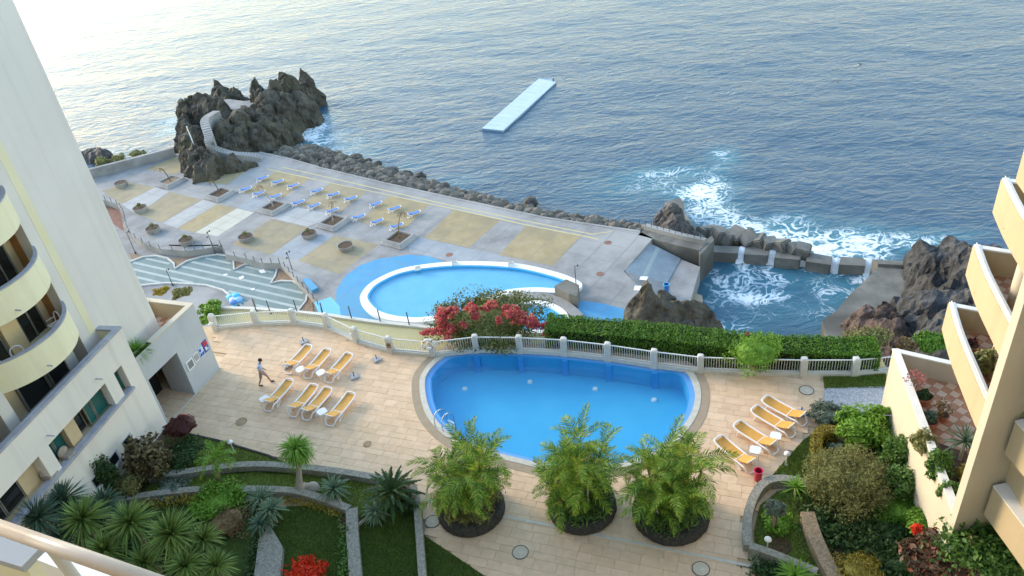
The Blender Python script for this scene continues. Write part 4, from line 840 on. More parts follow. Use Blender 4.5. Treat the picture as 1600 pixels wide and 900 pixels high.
mb = MB(); wallstrip(mb, Q0-wn_*.03-wd_*.03, Q1, .29, GP-.07, GP, sw); mb.fix = True; mb.build('coping', M['capw'], rw)
mb = MB(); wallstrip(mb, Q0+wn_*.262-rd_.orthogonal()*0, Qr, .26, GP-.07, GP-.004, sidr); mb.fix = True; mb.build('coping', M['capw'], rw)
zfl = 2.78
inn = [Q0+wn_*.22+wd_*.2, Q1+wn_*.22, Q1+wn_*9, Qr+wn_*6]
MB().prism([Q0+wn_*.2, Q1+wn_*.2, Q1+wn_*10, Qr], -1.5, zfl-.03).build('terrace_floor', M['terra'], rw)
tm = MB(); rzt = math.atan2(wd_.y, wd_.x)+R_(45)
for i in range(-30, 30):
    for j in range(-30, 30):
        c = Q0+wn_*3+wd_*4+Matrix.Rotation(rzt,3,'Z')@Vector((i*.36, j*.36, 0))
        if inside(c, [Q0+wn_*.4+wd_*.3, Q0+wn_*.4+wd_*5.2, Q0+wd_*5.2+wn_*5, Qr+wd_*.4]): tm.box(c+Vector((0,0,zfl-.012)), (.345,.345,.03), rz=rzt, mi=(i+j)%2)
tag(tm.build('floor_tile', [M['terra'], M['terra2']], rw), kind='stuff')
# bed of soil along the inside of the wall
MB().prism([Q0+wn_*.25+wd_*4.6, Q1+wn_*.25, Q1+wn_*2.8, Q0+wn_*2.8+wd_*6.0], zfl-.03, zfl+.25).build('planting_soil', M['soil'], rw)
# curved balconies
RIMS = [Vector((17.62,25.05,0)),Vector((16.95,23.2,0)),Vector((16.37,21.2,0)),Vector((15.84,19.2,0)),Vector((15.5,17.2,0)),Vector((15.25,15.4,0))]
RCF = catmull(RIMS, 5, False)
def offin(P, d):
    Q = offset(P, d, False); 
    if (Q[0]-P[0]).dot(wn_) < 0: Q = offset(P, -d, False)
    return Q
for k in range(8):
    z = 6.8+3.0*k; RC = [p+Vector((.12*k, -.42*k, 0)) for p in RCF] if k < 3 else [p+Vector((-.25,0,0)) for p in RCF[10:]]
    I = offin(RC, .2); j = rd_
    MB().band(I, RC, z-1.42, z-.07).build('parapet', M['apricot'], rw)
    E0 = RC[0]+rd_*.21; mb = MB(); wallstrip(mb, E0, RC[0]+rd_*6.5, .2, z-1.42, z-.07, sidr); mb.fix = True; mb.build('parapet', M['apricot'], rw)
    MB().band(offin(RC, .25), offin(RC, -.03), z-.07, z).build('coping', M['capw'], rw)
    mb = MB(); wallstrip(mb, RC[0]+rd_*.26-rd_.cross(Vector((0,0,1)))*0, RC[0]+rd_*6.5, .25, z-.07, z-.004, sidr); mb.fix = True; mb.build('coping', M['capw'], rw)
    mb = MB(); mb.tube([(*(p+wn_*.11).xy, z+.05) for p in RC[::2]], .018, 6); mb.build('hand_rail', M['capw'], rw)
    MB().prism(I+[RC[-1]+wn_*7, RC[0]+rd_*6.5], z-1.40, z-1.14, bottom=True).build('floor_slab', M['apricot'], rw)
    tm = MB()
    if k < 4:
        for i in range(-4, 22):
            for jj in range(-4, 20):
                c = RC[0]+wn_*.5+wd_*.2+Matrix.Rotation(rzt,3,'Z')@Vector(((i-6)*.34, (jj-14)*.34, 0))
                if inside(c, I+[I[-1]+wn_*3.2, RC[0]+rd_*3.4]): tm.box(c+Vector((0,0,z-1.135)), (.325,.325,.03), rz=rzt, mi=(i+jj)%2)
        if tm.n: tag(tm.build('floor_tile', [M['terra'], M['terra2']], rw), kind='stuff')
    pc = Vector((17.75,21.6,0))
    mb = MB(); mb.tube([pc+Vector((0,0,z-1.14)), pc+Vector((0,0,z+1.6))], .33, 20); mb.build('column', M['ivory'], rw, smooth=True)
    mb = MB(); wallstrip(mb, RC[-1]+wn_*4.2, RC[0]+rd_*5.0, .3, z-1.14, z+1.6, 1); mb.fix = True; mb.build('back_wall', M['ivory'], rw)
# fin wall
fa = Vector((14.17,17.32,0)); fb = fa+wd_*.46
FD = Vector((.966,-.0,0)).normalized(); FD = Vector((1, .10, 0)).normalized()
mb = MB(); mb.prism([fa, fb, fb+FD*9, fa+FD*9], -1.5, 40); mb.build('fin_wall', M['ivory'], rw)
# nearer stack beyond the fin
NB = [Vector((14.98,16.85,0)), Vector((14.98,15.3,0)), Vector((14.95,13.5,0)), Vector((14.9,12.0,0))]
for k in range(8):
    z = 5.45+2.95*k
    n0 = [p+FD*.2 for p in NB]
    MB().band(n0, NB, z-1.45, z-.05).build('parapet', M['apricot'], rw)
    MB().band([p+FD*.75 for p in NB], [p-FD*.02 for p in NB], z-.05, z).build('coping', M['capw'], rw)
    MB().prism(n0+[NB[-1]+FD*7, NB[0]+FD*7], z-1.44, z-1.2, bottom=True).build('floor_slab', M['ivory'], rw)
    MB().band([p+FD*.95 for p in NB], [p+FD*.55 for p in NB], z-1.2, z-.055).build('planter_box', M['ivory'], rw)
    mb = MB(); mb.prism([NB[0]+FD*4, NB[-1]+FD*4, NB[-1]+FD*4.3, NB[0]+FD*4.3], z-1.2, z+1.5); mb.build('back_wall', M['ivory'], rw)
# wall tap with pipe on the garden wall
tp = thing('wall_tap', 'thin pale pipe with a tap on the ivory garden wall', 'tap', Q0+wd_*1.6-wn_*.02+Vector((0,0,1.2)))
mb = MB(); P = Q0+wd_*1.6-wn_*.06; mb.tube([P+Vector((0,0,.4)), P+Vector((0,0,1.35)), P-wn_*.3+Vector((0,0,1.35)), P-wn_*.3+Vector((0,0,1.15))], .025, 6); mb.build('pipe', M['base_g'], tp)

# ------------------------------------------------------------------ own balcony corner below the camera
bl = thing('balcony_railing', 'round beige metal handrail close to the camera in the lower left', 'railing', at(60,845,25.2))
r0, r1 = at(-60,803,25.25), at(330,940,25.25)
MB().tube([r0, r1], .022, 16).build('handrail', mat('beige_paint', (.52,.41,.31), (.60,.48,.37), .3, 3), bl, smooth=True)
pA = at(82,857,25.2); MB().tube([pA, pA+Vector((.05,-.02,-.75))], .018, 10).build('baluster', M['ivory'], bl, smooth=True)
MB().bar(at(78,880,24.95), at(260,952,24.95), .05, .10).build('lower_rail', M['capw'], bl)
co = thing('balcony_corner', 'yellow corner pier of the near balcony with a grey top', 'parapet', at(40,870,24.6))
tp_ = [v2(at(*p, 24.62)) for p in [(-60,812),(68,856),(39,885.5),(-60,855)]]
MB().prism(tp_, 21.5, 24.6).build('pier', M['lemon'], co); MB().prism(offset(tp_, .012), 24.6, 24.635).build('coping', M['pale_p'], co)
# the unseen main block of the hotel, from whose balcony the view is taken
hb = thing('unseen_hotel_block', 'unseen apricot main block of the hotel, added behind the near balcony for its light', 'building', Vector((0,-6,0)))
MB().box((0,-7,14.4), (40,11,31)).build('wall', M['apricot'], hb)  # added and sized to block blue sky and bounce warm light
for k in range(9):
    z = 2.9*k+.9; MB().box((0,-1.15,z+.55), (40,.18,1.15)).build('parapet', M['apricot'], hb); MB().box((0,-1.3,z-.12), (40,.5,.2)).build('floor_slab', M['apricot'], hb)
    mb = MB()
    for x in range(-20, 21, 4): mb.box((x,-1.48,z+1.25), (2.2,.06,2.2))
    mb.build('window', M['glass'], hb)
# ================================================================== ROCKS
def crag(name, label, peaks, m, base, res=.5, pad=5, seed=0, rough=1.0, cat='rock', ridge=2.2):
    """peaks: (pixel x, pixel y, top z, radius); a rugged height field, skirt below the base"""
    PK = [(at(x, y, z), r) for x, y, z, r in peaks]
    x0 = min(p.x-r for p, r in PK)-pad; x1 = max(p.x+r for p, r in PK)+pad; y0 = min(p.y-r for p, r in PK)-pad; y1 = max(p.y+r for p, r in PK)+pad
    nx, ny = int((x1-x0)/res)+1, int((y1-y0)/res)+1; vs = []; keep = []
    for j in range(ny):
        for i in range(nx):
            x, y = x0+i*res, y0+j*res; wv = noise.noise_vector(Vector((x*.22+seed, y*.22, seed)))*1.6+noise.noise_vector(Vector((x*.7, y*.7, seed+4)))*.5
            h = -1
            for p, r in PK:
                d = math.hypot(x+wv.x-p.x, y+wv.y-p.y)/r
                h = max(h, (p.z-base)*(1-d**1.9))
            rg = 1-abs(noise.noise(Vector((x*.38, y*.38, seed+9))))*2; rg2 = 1-abs(noise.noise(Vector((x*.95, y*.95, seed+2))))*2
            rg3 = noise.noise(Vector((x*2.1, y*2.1, seed)))
            if h > -.9: h += rough*(rg*.8*min(1, .35+h*.14)*1.3-.7+rg2*.38+rg3*.22)*min(1.4, .5+max(h,0)*.14)
            keep.append(h > -.6); vs.append((x+wv.y*.35, y+wv.x*.35, base+max(h, -1.5)))
    fs = [(j*nx+i, j*nx+i+1, (j+1)*nx+i+1, (j+1)*nx+i) for j in range(ny-1) for i in range(nx-1) if any(keep[q] for q in (j*nx+i, j*nx+i+1, (j+1)*nx+i+1, (j+1)*nx+i))]
    used = sorted({q for f in fs for q in f}); mp = {q: k for k, q in enumerate(used)}
    mb = MB(); mb.add([vs[q] for q in used], [tuple(mp[q] for q in f) for f in fs])
    o = mb.build(name, m); bm = bmesh.new(); bm.from_mesh(o.data); bmesh.ops.subdivide_edges(bm, edges=[e for e in bm.edges if e.calc_length() > res*1.7], cuts=1, use_grid_fill=False); bmesh.ops.triangulate(bm, faces=[f for f in bm.faces if len(f.verts) > 4]); bm.normal_update()
    for q in bm.verts:
        c = q.co; f1 = noise.noise(c*.55+Vector((seed,0,0))); f2 = 1-2*abs(noise.noise(c*1.2+Vector((0,seed,0)))); f3 = noise.noise(c*2.6); q.co = c+q.normal*(f1*.55+f2*.38+f3*.2)*rough*min(1, res*2.4)
    bm.to_mesh(o.data); bm.free(); return tag(o, label, cat)
crag('rock_headland', 'large jagged dark volcanic headland rock at the corner of the platform',
 [(473.6,113,-19,2.7),(482.4,126,-20.5,2.3),(455.2,121,-18.3,2.8),(439.2,121,-17.8,2.8),(426.4,127,-17.3,2.7),(464.8,128,-18.8,2.5),(448,128,-18.4,2.7),(477.6,138,-21.5,2.7),(464,145,-20,3.5),(448,150,-20,3.9),(434.4,150,-19.3,4.3),(420,150,-18.6,4.2),(440,168,-21,3.9),(424,180,-21,4.3),
  (392,126,-17.5,2),(400,138,-18.2,2.5),(408,152,-18.6,3.2),(395,170,-18.6,4.2),(370,180,-17.7,5.5),(352,190,-18,4.5),(410,185,-20,4.2),(385,200,-19.3,4.7),(400,210,-21,3.8),(352,212,-19.5,4.5),
  (350,140,-19.5,4),(338,139,-20,3.5),(368,148,-22,3),(300,155,-17.6,4.2),(315,154,-17.4,4.2),(330,158,-17.8,3.8),(342,165,-18.3,4),(288,160,-18,3.4),(292,185,-20,3.5),(290,198,-20,4),(300,215,-18.5,4.5),(308,232,-18.7,4.5),(298,238,-19.5,4),(318,246,-19,4),(330,250,-19.4,3.5),(355,250,-20.2,3),(380,251,-20.6,2.5),(398,251,-21,1.7)], M['rock'], -26.3, .45, 4, 3, 1.1)
# flat concreted ledges and the stepped path over the rock
lg = tag(MB().prism([v2(at(*p, -19.6)) for p in [(338,152),(356,150),(380,153),(398,151),(404,158),(398,166),(380,163),(362,167),(345,160)]], -26, -20.2).build('viewing_ledge', M['concrete']), 'pale concreted ledge between the rock pinnacles', 'ledge')
tag(MB().prism([v2(at(*p, -19.4)) for p in [(408,138),(430,143),(433,154),(418,152)]], -25, -19.4).build('viewing_ledge', M['concrete']), 'small pale ledge behind the tall pinnacles', 'ledge')
pth_ = [(338,172,-16.7),(324,180,-16.6),(319,190,-16.8),(325,208,-17.3),(327,222,-18.0),(340,232,-19.2),(362,238,-20.0),(385,240,-20.6),(408,244,-21.4)]
pl = [at(*p) for p in pth_]; PL = catmull([(p.x,p.y,p.z) for p in pl], 5, False); OA = offset(PL, .7, False); OB = offset(PL, -.7, False)
ptw = thing('stepped_path', 'grey stepped path winding over the headland rock', 'path', pl[4])
for i in range(len(PL)-1):
    z = PL[i].z-.25; MB().prism([OA[i], OA[i+1], OB[i+1], OB[i]], z-2.5, z+.12).build('step', M['concrete'], ptw)
t = at(305,230,-19.0); fp = thing('flag_pole', 'white pole standing on the left part of the headland rock', 'pole', t)
MB().tube([t-Vector((0,0,1)), t+Vector((-.2,0,3.6))], .09, 8).build('pole', M['white'], fp); MB().tube([t-Vector((0,0,.6)), t+Vector((0,0,.15))], .3, 10).build('base', M['pale_p'], fp)
crag('sea_rock', 'small dark rock in the bright sea beside the white tower', [(135,238,-24.5,2.5),(143,235,-24.3,2.2),(150,232,-23.8,2.2),(157,228,-23.2,1.3)], M['rock_d'], -26.4, .3, 2, 11, .5)
crag('rock_outcrop', 'dark rock spine on the seaward side of the grey jetty', [(1045,325,-21.5,2.2),(1052,338,-21.6,2.4),(1060,352,-22.4,2.2),(1070,362,-23,2),(1047,348,-23,2)], M['rock_d'], -26.3, .3, 2, 5, .7)
crag('rock_spire', 'tall dark rock spire between the blue splash area and the tidal pool', [(1013,440,-17.0,2.6),(1020,455,-18.0,3),(1030,462,-19.0,3),(1045,460,-19.6,3),(1058,468,-20.3,3.2),(1070,480,-21.2,3.4),(1085,492,-22.0,3.4),(1100,506,-23.3,2.8),(1010,468,-18.6,3),(1008,485,-19.6,3),(1030,482,-20,3.8),(1055,495,-21.4,4),(1020,505,-20.6,3.8),(1080,510,-22.8,3.6),(1040,510,-21.5,4)], M['rock'], -27, .35, 2, 8, .7)
crag('rock_headland', 'dark rocky point on the right, grey netted slopes behind the apron',
 [(1474,392,-21,3.9),(1494,388,-20.5,4.3),(1514,388,-20.3,4.3),(1534,393,-20,4.3),(1469,405,-20,3.9),(1459,420,-21,3.4),(1504,410,-19.5,4.7),(1484,425,-20,4.3),(1524,425,-18.5,5.2),(1554,420,-18,6),(1464,440,-21,3.4),(1494,445,-19.5,4.7),(1524,455,-18.5,5.2),(1474,465,-19.5,4.3),(1504,475,-18.5,4.7),(1454,480,-20,3.9),(1484,495,-18.5,4.3),(1449,500,-19.5,3.9),(1514,510,-17,5.2),(1474,515,-18,4.3),(1439,515,-20,3.9),(1584,450,-16,7.7)], M['rock_g'], -26.5, .45, 4, 21, .8)
crag('rock_outcrop', 'reddish brown rock pinnacles behind the right end of the hedge', [(1365,477,-19.8,1.8),(1385,468,-18.9,1.7),(1372,490,-20,2),(1395,480,-19.2,1.8),(1345,485,-21.3,1.6),(1350,497,-21.4,2),(1372,505,-20.7,2.4),(1400,500,-19.7,2.5),(1390,515,-20.5,2.6)], mat('reddish_rock', (.032,.026,.023), (.15,.105,.09), .9, .9, .9, 2, bd=.4, detail=10), -25.5, .3, 2, 31, .8)

# ------------------------------------------------------------------ boulders of the sea defence
BM_ = []
for s in range(6):
    mb = MB(); bm = bmesh.new(); bmesh.ops.create_icosphere(bm, subdivisions=2, radius=1)
    for q in bm.verts:
        q.co *= 1+.38*noise.noise(q.co*1.1+Vector((s*7.3, 0, s)))+.12*noise.noise(q.co*2.7+Vector((s*3.3, 0, s))); q.co.z *= .8
    me = bpy.data.meshes.new('boulder'); bm.to_mesh(me); bm.free(); me.materials.append(randmat('boulder_stone%d' % s, [(.075,.07,.062),(.125,.116,.10),(.18,.165,.14),(.11,.097,.08)], .9, 2.5, .35, .6) if s == 0 else BM_[0].materials[0]); BM_.append(me)
EL = [v2(at(x, y, LOW)) for x, y in [(418,238),(455,247),(500,259),(600,284),(700,306),(850,338),(1000,360),(1036,368)]]
seg = [(EL[i+1]-EL[i]).length for i in range(len(EL)-1)]; TL = sum(seg)
def along(t):
    d = t*TL
    for i, s in enumerate(seg):
        if d <= s or i == len(seg)-1: T = (EL[i+1]-EL[i]).normalized(); return EL[i]+T*d, Vector((-T.y, T.x, 0))
        d -= s
cand = []
for k in range(1100):
    t = random.random()**.9; P, N = along(t); wdt = 9.0-5.2*min(1, t*1.5); u = random.random(); r = random.choice([.35,.4,.45,.55,.65,.85])*(.7+.35*random.random())
    cand.append((P+N*(.5+u*wdt)+Vector((0,0,LOW-.45-u*1.5-max(0,u-.8)*4)), r, u))
cand.sort(key=lambda c: -c[1]*pxm(c[0])*(1.0 if c[2] < .9 else .85))
for i, (P, r, u) in enumerate(cand[:285]):
    o = link('boulder', BM_[i % 6]); o.location = P; o.rotation_euler = (random.uniform(-.6,.6), random.uniform(-.6,.6), random.uniform(0,6.28)); o.scale = (r*random.uniform(.85,1.25), r, r*random.uniform(.75,1.05))
    tag(o, 'grey boulder heaped among others along the seaward edge of the platform', 'boulder', 'boulders of the sea defence')
bank = MB(); EP = [along(k/60) for k in range(61)]
bank.band([p-n*.3 for p, n in EP], [p+n*(8.2-4.8*min(1, k/60*1.5)) for k, (p, n) in enumerate(EP)], SEA-3, LOW-2.2)
struct('rubble_bank', bank, M['concrete_d'], 'dark bank of stones under the boulders along the platform')
mb = MB()
for P, r, u in cand[285:]: mb.blob(P-Vector((0,0,.1)), (r*.9, r*.9, r*.7), 1, .3, 1.3, random.random()*50)
for k in range(2200):
    t = random.random(); P, N = along(t); u = random.random(); wdt = 9.4-5.2*min(1, t*1.5); mb.blob(P+N*(.2+u*wdt)+Vector((0,0,LOW-.55-u*1.7-max(0,u-.8)*5)), (random.uniform(.25,.6),)*3, 1, .35, 1.4, k)
o = mb.build('rubble', BM_[0].materials[0]); tag(o, 'small grey rubble filling the gaps between the boulders', kind='stuff')
# a few black boulders standing in the surf
for i, (x, y, r, lb) in enumerate([(557,248,1.2,'black boulder in the surf next to the left boulders'),(612,268,1.3,'black boulder at the water line, middle of the sea defence'),(636,272,1.0,'black boulder at the water line right of another dark one'),(655,276,1.1,'dark boulder at the water line, nearer the pontoon side'),(588,258,.9,'small black boulder at the foam, upper sea defence'),(828,318,1.3,'dark boulder at the water line before the jetty'),(575,252,.7,'little black stone in the foam beside a larger one')]):
    o = link('boulder', BM_[i % 6].copy()); o.data.materials[0] = M['rock_d']; o.location = at(x, y, SEA+.3); o.scale = (r,r*.9,r*.8); o.rotation_euler = (.2, .1, i); tag(o, lb, 'boulder')
# cut blocks on the tidal pool wall
for i, (x, y, s, rz, lb) in enumerate([(1098,362,1.8,.4,'leftmost cube block, leaning on the jetty root'),(1112,360,2.0,.9,'cube block second from the jetty'),(1124,366,2.3,.3,'cube block third from the jetty, tilted'),(1138,370,1.9,.7,'low cube block left of the big tilted one'),(1151,367,2.4,.5,'big tilted cube block in the middle of the row'),(1170,372,2.3,.2,'cube block right of the big tilted one'),(1186,376,2.0,.8,'cube block above the second waterfall, left one'),(1201,379,2.0,.1,'cube block above the second waterfall, right one'),(1222,383,2.0,.6,'grey cube block standing in foam, first right of the row'),(1240,387,1.8,.3,'cube block standing in foam, middle of three'),(1255,389,1.9,1.0,'cube block standing in foam, rightmost of the row')]):
    s *= .88; t = at(x, y+4, SEA+1.5); bm = bmesh.new(); bmesh.ops.create_cube(bm, size=s); 
    for q in bm.verts: q.co += noise.noise_vector(q.co*.8+Vector((i*5,0,0)))*.22
    bmesh.ops.bevel(bm, geom=list(bm.edges), offset=.14, segments=2, affect='EDGES')
    me = bpy.data.meshes.new('cube_block'); bm.to_mesh(me); bm.free(); me.materials.append(M['concrete_d']); o = link('cube_block', me); o.location = t; o.rotation_euler = (random.uniform(-.45,.45), random.uniform(-.45,.45), rz); tag(o, lb, 'concrete block', 'cube blocks along the tidal pool wall')
# water spilling through the gaps
for x0, y0, x1, y1, w_, lb in [(1160,386,1160,413,0.6,'thin white waterfall between the first two breakwater blocks'),(1208,390,1206,415,0.66,'second white waterfall through the breakwater'),(1257,395,1256,418,0.54,'third narrow waterfall beside the foam covered block'),(1307,404,1304,427,0.72,'wide white waterfall left of the lone block'),(1358,405,1358,432,0.72,'white waterfall between the lone block and the apron')]:
    a = at(x0, y0, -24.7); b = at(x1, y1, -26.0); mb = MB(); pts = []
    d = (b-a); side = Vector((d.y, -d.x, 0)).normalized()
    for k in range(9):
        t = k/8; z = -24.7-1.35*t**2; c = a.lerp(b, t); c.z = z
        for j in range(7): u = (j-3)/3; pts.append(c+side*u*w_*(1+.35*t)+noise.noise_vector(c*2+side*u*3)*.16+Vector((0,0,.12*math.cos(u*1.4))))
    mb.add(pts, [(k*7+j, k*7+j+1, (k+1)*7+j+1, (k+1)*7+j) for k in range(8) for j in range(6)]); o = mb.build('waterfall', mat('white_water', (.60,.68,.74), (.85,.88,.9), .5, 2.5), smooth=True); tag(o, lb, 'waterfall', kind='thing')
# ================================================================== VEGETATION
def rand_dirs(n, up=-.35):
    v = RNG.normal(size=(n*2, 3)); v /= np.linalg.norm(v, axis=1)[:, None]; v = v[v[:, 2] > up][:n]
    while len(v) < n: v = np.vstack([v, v[:n-len(v)]])
    return v
def leaves(mb, pos, nrm, size, aspect=.5, jitter=.6, droop=.0, mi=0):
    """kite shaped blades at pos, roughly facing nrm"""
    n = len(pos); nn = nrm+RNG.normal(size=(n,3))*jitter; nn /= np.linalg.norm(nn, axis=1)[:,None]
    t = np.cross(nn, RNG.normal(size=(n,3))); t[:,2] -= droop; t /= np.linalg.norm(t, axis=1)[:,None]; b = np.cross(nn, t)
    s = (size*RNG.uniform(.65, 1.3, n))[:,None]
    q = np.stack([pos-t*s*.5, pos+b*s*aspect*.5+t*s*.05, pos+t*s*.5-nn*s*.06, pos-b*s*aspect*.5+t*s*.05], 1).reshape(-1,3)
    mb.addnp(q, 4, mi)
def clumpy(mb, c, r, n, size, aspect=.5, clumps=14, up=-.3, jitter=.7, core=True, droop=0, cl=.36, cs=.62):
    """uneven crown: leaves gathered in clumps over an ellipsoid, over a dark inner mass of the same leaves"""
    c = np.array(c); r = np.array(r)
    cd = rand_dirs(clumps, up); cc = c+cd*r*RNG.uniform(.62, .95, (clumps,1)); cr = cl*r*RNG.uniform(.7,1.35,(clumps,1))
    k = RNG.integers(0, clumps, n); d = rand_dirs(n, -1); rad = RNG.uniform(.55, 1.05, (n,1))
    pos = cc[k]+d*cr[k]*rad; leaves(mb, pos, d*.7+np.array([0,0,.35])+cd[k]*.4, size, aspect, jitter, droop)
    m = max(40, n//3); d2 = rand_dirs(m, -.5); leaves(mb, c+d2*r*RNG.uniform(.45,.8,(m,1)), d2, size*1.25, aspect, jitter, droop)
    if core: mb.blob(tuple(c), tuple(r*cs), 2, .25 if cs < .7 else .08, 1.6, float(RNG.uniform(0,90)))
def ground_of(x, y, w_px, h_px, ratio, z0):
    return None
def bush(name, label, x, y, w, h, m, n=900, size=.16, z0=0.0, aspect=.5, clumps=14, cat='shrub', group=None, jitter=.7, zr=None, droop=0, cl=.36, stem=True, cs=.62):
    """x, y: middle of the crown in the photograph, w, h its extent in pixels"""
    P = at(x, y, z0+.6); k = pxm(P); rx = w/2/k; dep = abs((P-CAM).normalized().z); hh = h/2/k
    rz = zr or max(.3*rx, min(1.6*rx, math.sqrt(max(.02, hh*hh-(rx*.9*dep)**2))/max(.3, math.sqrt(1-dep*dep))))
    Cc = at(x, y, z0+rz*.85); base = Vector((Cc.x, Cc.y, z0)); t = thing(name, label, cat, base, 0, group)
    mb = MB(); clumpy(mb, (0,0,rz*.85), (rx, rx*.9, rz), n, size, aspect, clumps, jitter=jitter, droop=droop, cl=cl, cs=cs); mb.build('foliage', m, t, False)
    if stem:
        mb = MB()
        for i in range(3): a = 2.1*i; mb.tube([(.06*math.cos(a),.06*math.sin(a),-.05-(z0 if .3 < z0 < 3 else 0)), (.25*rx*math.cos(a), .25*rx*math.sin(a), rz*.8)], [.045,.02], 6)
        mb.build('stem', M['trunk'], t, False)
    return t
def blade_mesh(L, W, curve, fold=.25, seg=4, tipw=.05):
    """an arching strap leaf along +X from the origin, rising then drooping"""
    vs, fs = [], []; x = z = 0.0; a = 0.0
    for i in range(seg+1):
        t = i/seg; wv = W*(math.sin(math.pi*min(1, .25+.75*t))**.7 if t < 1 else 0)+W*tipw
        vs += [(x, -wv/2, z+fold*wv), (x, 0, z), (x, wv/2, z+fold*wv)]
        a -= curve/seg; x += L/seg*math.cos(a); z += L/seg*math.sin(a)
    for i in range(seg): b = 3*i; fs += [(b,b+3,b+4,b+1),(b+1,b+4,b+5,b+2)]
    return vs, fs
def rosette_mb(n, L, W, curve=.9, up0=.0, up1=1.45, seg=4, fold=.25):
    mb = MB()
    for i in range(n):
        az = i*2.39996+random.uniform(-.2,.2); t = (i+.5)/n; el = up0+(up1-up0)*t**.8+random.uniform(-.12,.12); l = L*(1-.3*t)*random.uniform(.85,1.12)
        vs, fs = blade_mesh(l, W*random.uniform(.85,1.15), curve*(1-.55*t)*random.uniform(.6,1.4), fold, seg)
        Q = Matrix.Rotation(az, 3, 'Z')@Matrix.Rotation(-el, 3, 'Y'); mb.add([Q@Vector(v) for v in vs], fs)
    return mb
def me_of(mb, name, m):
    me = bpy.data.meshes.new(name); me.from_pydata(mb.v, [], mb.f); me.materials.append(m); return me

# ---- hanging gardens: lawns, walls, beds on the left
def lawn(px, lb, z=.02, m='lawn', blades=0):
    P = [v2(at(*p)) for p in px]; o = struct('lawn', MB().prism(P, -.2, z), M[m], lb)
    if blades:
        xs = [p.x for p in P]; ys = [p.y for p in P]; pts = []
        while len(pts) < blades:
            c = Vector((random.uniform(min(xs),max(xs)), random.uniform(min(ys),max(ys)), 0))
            if inside(c, P): pts.append((c.x, c.y, z))
        pts = np.array(pts); n = len(pts); h = RNG.uniform(.05,.11,n); a = RNG.uniform(0,6.28,n); wv = np.stack([np.cos(a), np.sin(a), 0*a],1)*.012
        tip = pts+np.stack([RNG.normal(0,.035,n), RNG.normal(0,.035,n), h],1)
        mb = MB(); mb.addnp(np.stack([pts-wv, pts+wv, tip],1).reshape(-1,3), 3); g = mb.build('grass', M['grass']); tag(g, lb.replace('lawn', 'grass of the lawn'), kind='stuff')
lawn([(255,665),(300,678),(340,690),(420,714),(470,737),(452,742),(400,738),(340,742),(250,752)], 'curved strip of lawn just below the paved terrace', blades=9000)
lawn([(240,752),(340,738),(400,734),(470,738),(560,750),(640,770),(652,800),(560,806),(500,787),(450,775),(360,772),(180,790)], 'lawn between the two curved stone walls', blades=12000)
lawn([(435,792),(500,790),(548,806),(548,920),(420,920),(425,830)], 'square lawn left of the middle stone wall', m='lawn_shade', blades=14000)
lawn([(560,806),(652,790),(664,920),(560,920)], 'dark lawn between the two straight stone walls', m='lawn_shade', blades=12000)
lawn([(662,836),(760,902),(800,930),(664,930)], 'dark triangular lawn beside the tiled terrace', m='lawn_shade', blades=4000)
lawn([(150,790),(360,774),(440,800),(425,840),(405,920),(100,920),(20,830)], 'shaded lawn in the lower left garden', m='lawn_shade', blades=6000)
struct('planting_soil', MB().prism(ats([(255,660),(190,700),(0,830),(0,920),(120,930),(200,800),(240,752),(262,735),(330,712)]), -.2, .035), M['soil'], 'dark planted bed at the foot of the white wing')
def gwall(name, lb, px, w_, h_, m='stone', z0=-.1):
    P = catmull([v2(at(*p)) for p in px], 5, False); t = MB().band(offset(P, w_/2, False), offset(P, -w_/2, False), z0, h_).build(name, M[m]); tag(t, lb, 'wall')
    return P
gwall('garden_wall', 'upper curved grey stone garden wall below the terrace edge', [(235,752),(290,745),(340,738),(400,733),(470,737),(530,744),(590,754),(640,765)], .34, .38)
gwall('garden_wall', 'lower curved grey stone wall with plants along its foot', [(185,788),(250,778),(310,772),(360,771),(450,773),(500,784),(548,802)], .34, .36)
gwall('garden_wall', 'straight grey stone wall dividing the two square lawns', [(552,802),(553,840),(556,880),(560,930)], .52, .34)
gwall('garden_wall', 'long stone wall between lawn and tiled terrace', [(648,768),(654,800),(658,850),(664,930)], .32, .42)
tag(MB().prism(ats([(425,828),(445,862),(440,930),(398,930),(408,850)]), -.1, .36).build('garden_wall', M['stone']), 'broad wedge shaped stone wall left of the square lawn', 'wall')
strip('curb', [v2(at(*p)) for p in [(290,678),(340,689),(420,713),(470,736),(520,744)]], .1, -.02, .1, 'lava', None, 'thin dark edging between terrace paving and lawn')
def groundcover(name, lb, px, wd, n, m, size=.12, h=.18, zb=0.0):
    P = catmull([v2(at(*p, zb))+Vector((0,0,zb)) for p in px], 6, False); k = RNG.integers(0, len(P)-1, n); u = RNG.uniform(0,1,n)[:,None]
    A = np.array([tuple(p) for p in P]); pos = A[k]*(1-u)+A[k+1]*u+np.stack([RNG.normal(0,wd/2,n), RNG.normal(0,wd/2,n), np.abs(RNG.normal(0,h,n))+.03],1)
    mb = MB(); leaves(mb, pos, np.tile([0,0,1.],(n,1)), size, .55, .7); tag(mb.build(name, m), lb, kind='stuff')
groundcover('ground_cover', 'yellowish low plants along the foot of the lower curved wall', [(205,797),(270,787),(310,783)], .3, 900, M['g_yel'])
groundcover('ground_cover', 'pale low plants hanging over the lower curved wall', [(445,782),(490,792),(535,806)], .22, 700, M['g_yel'], .10, .12)
groundcover('ground_cover', 'dark edging plants along the dividing stone wall', [(538,815),(541,850),(540,905)], .26, 900, M['g_mid'])
groundcover('ground_cover', 'dark low plants beside the wedge shaped wall', [(408,838),(400,870),(393,905)], .35, 1000, M['g_dark'])
groundcover('ground_cover', 'reddish low plants at the bend of the dividing wall', [(537,815),(541,832)], .15, 250, M['g_burg'])

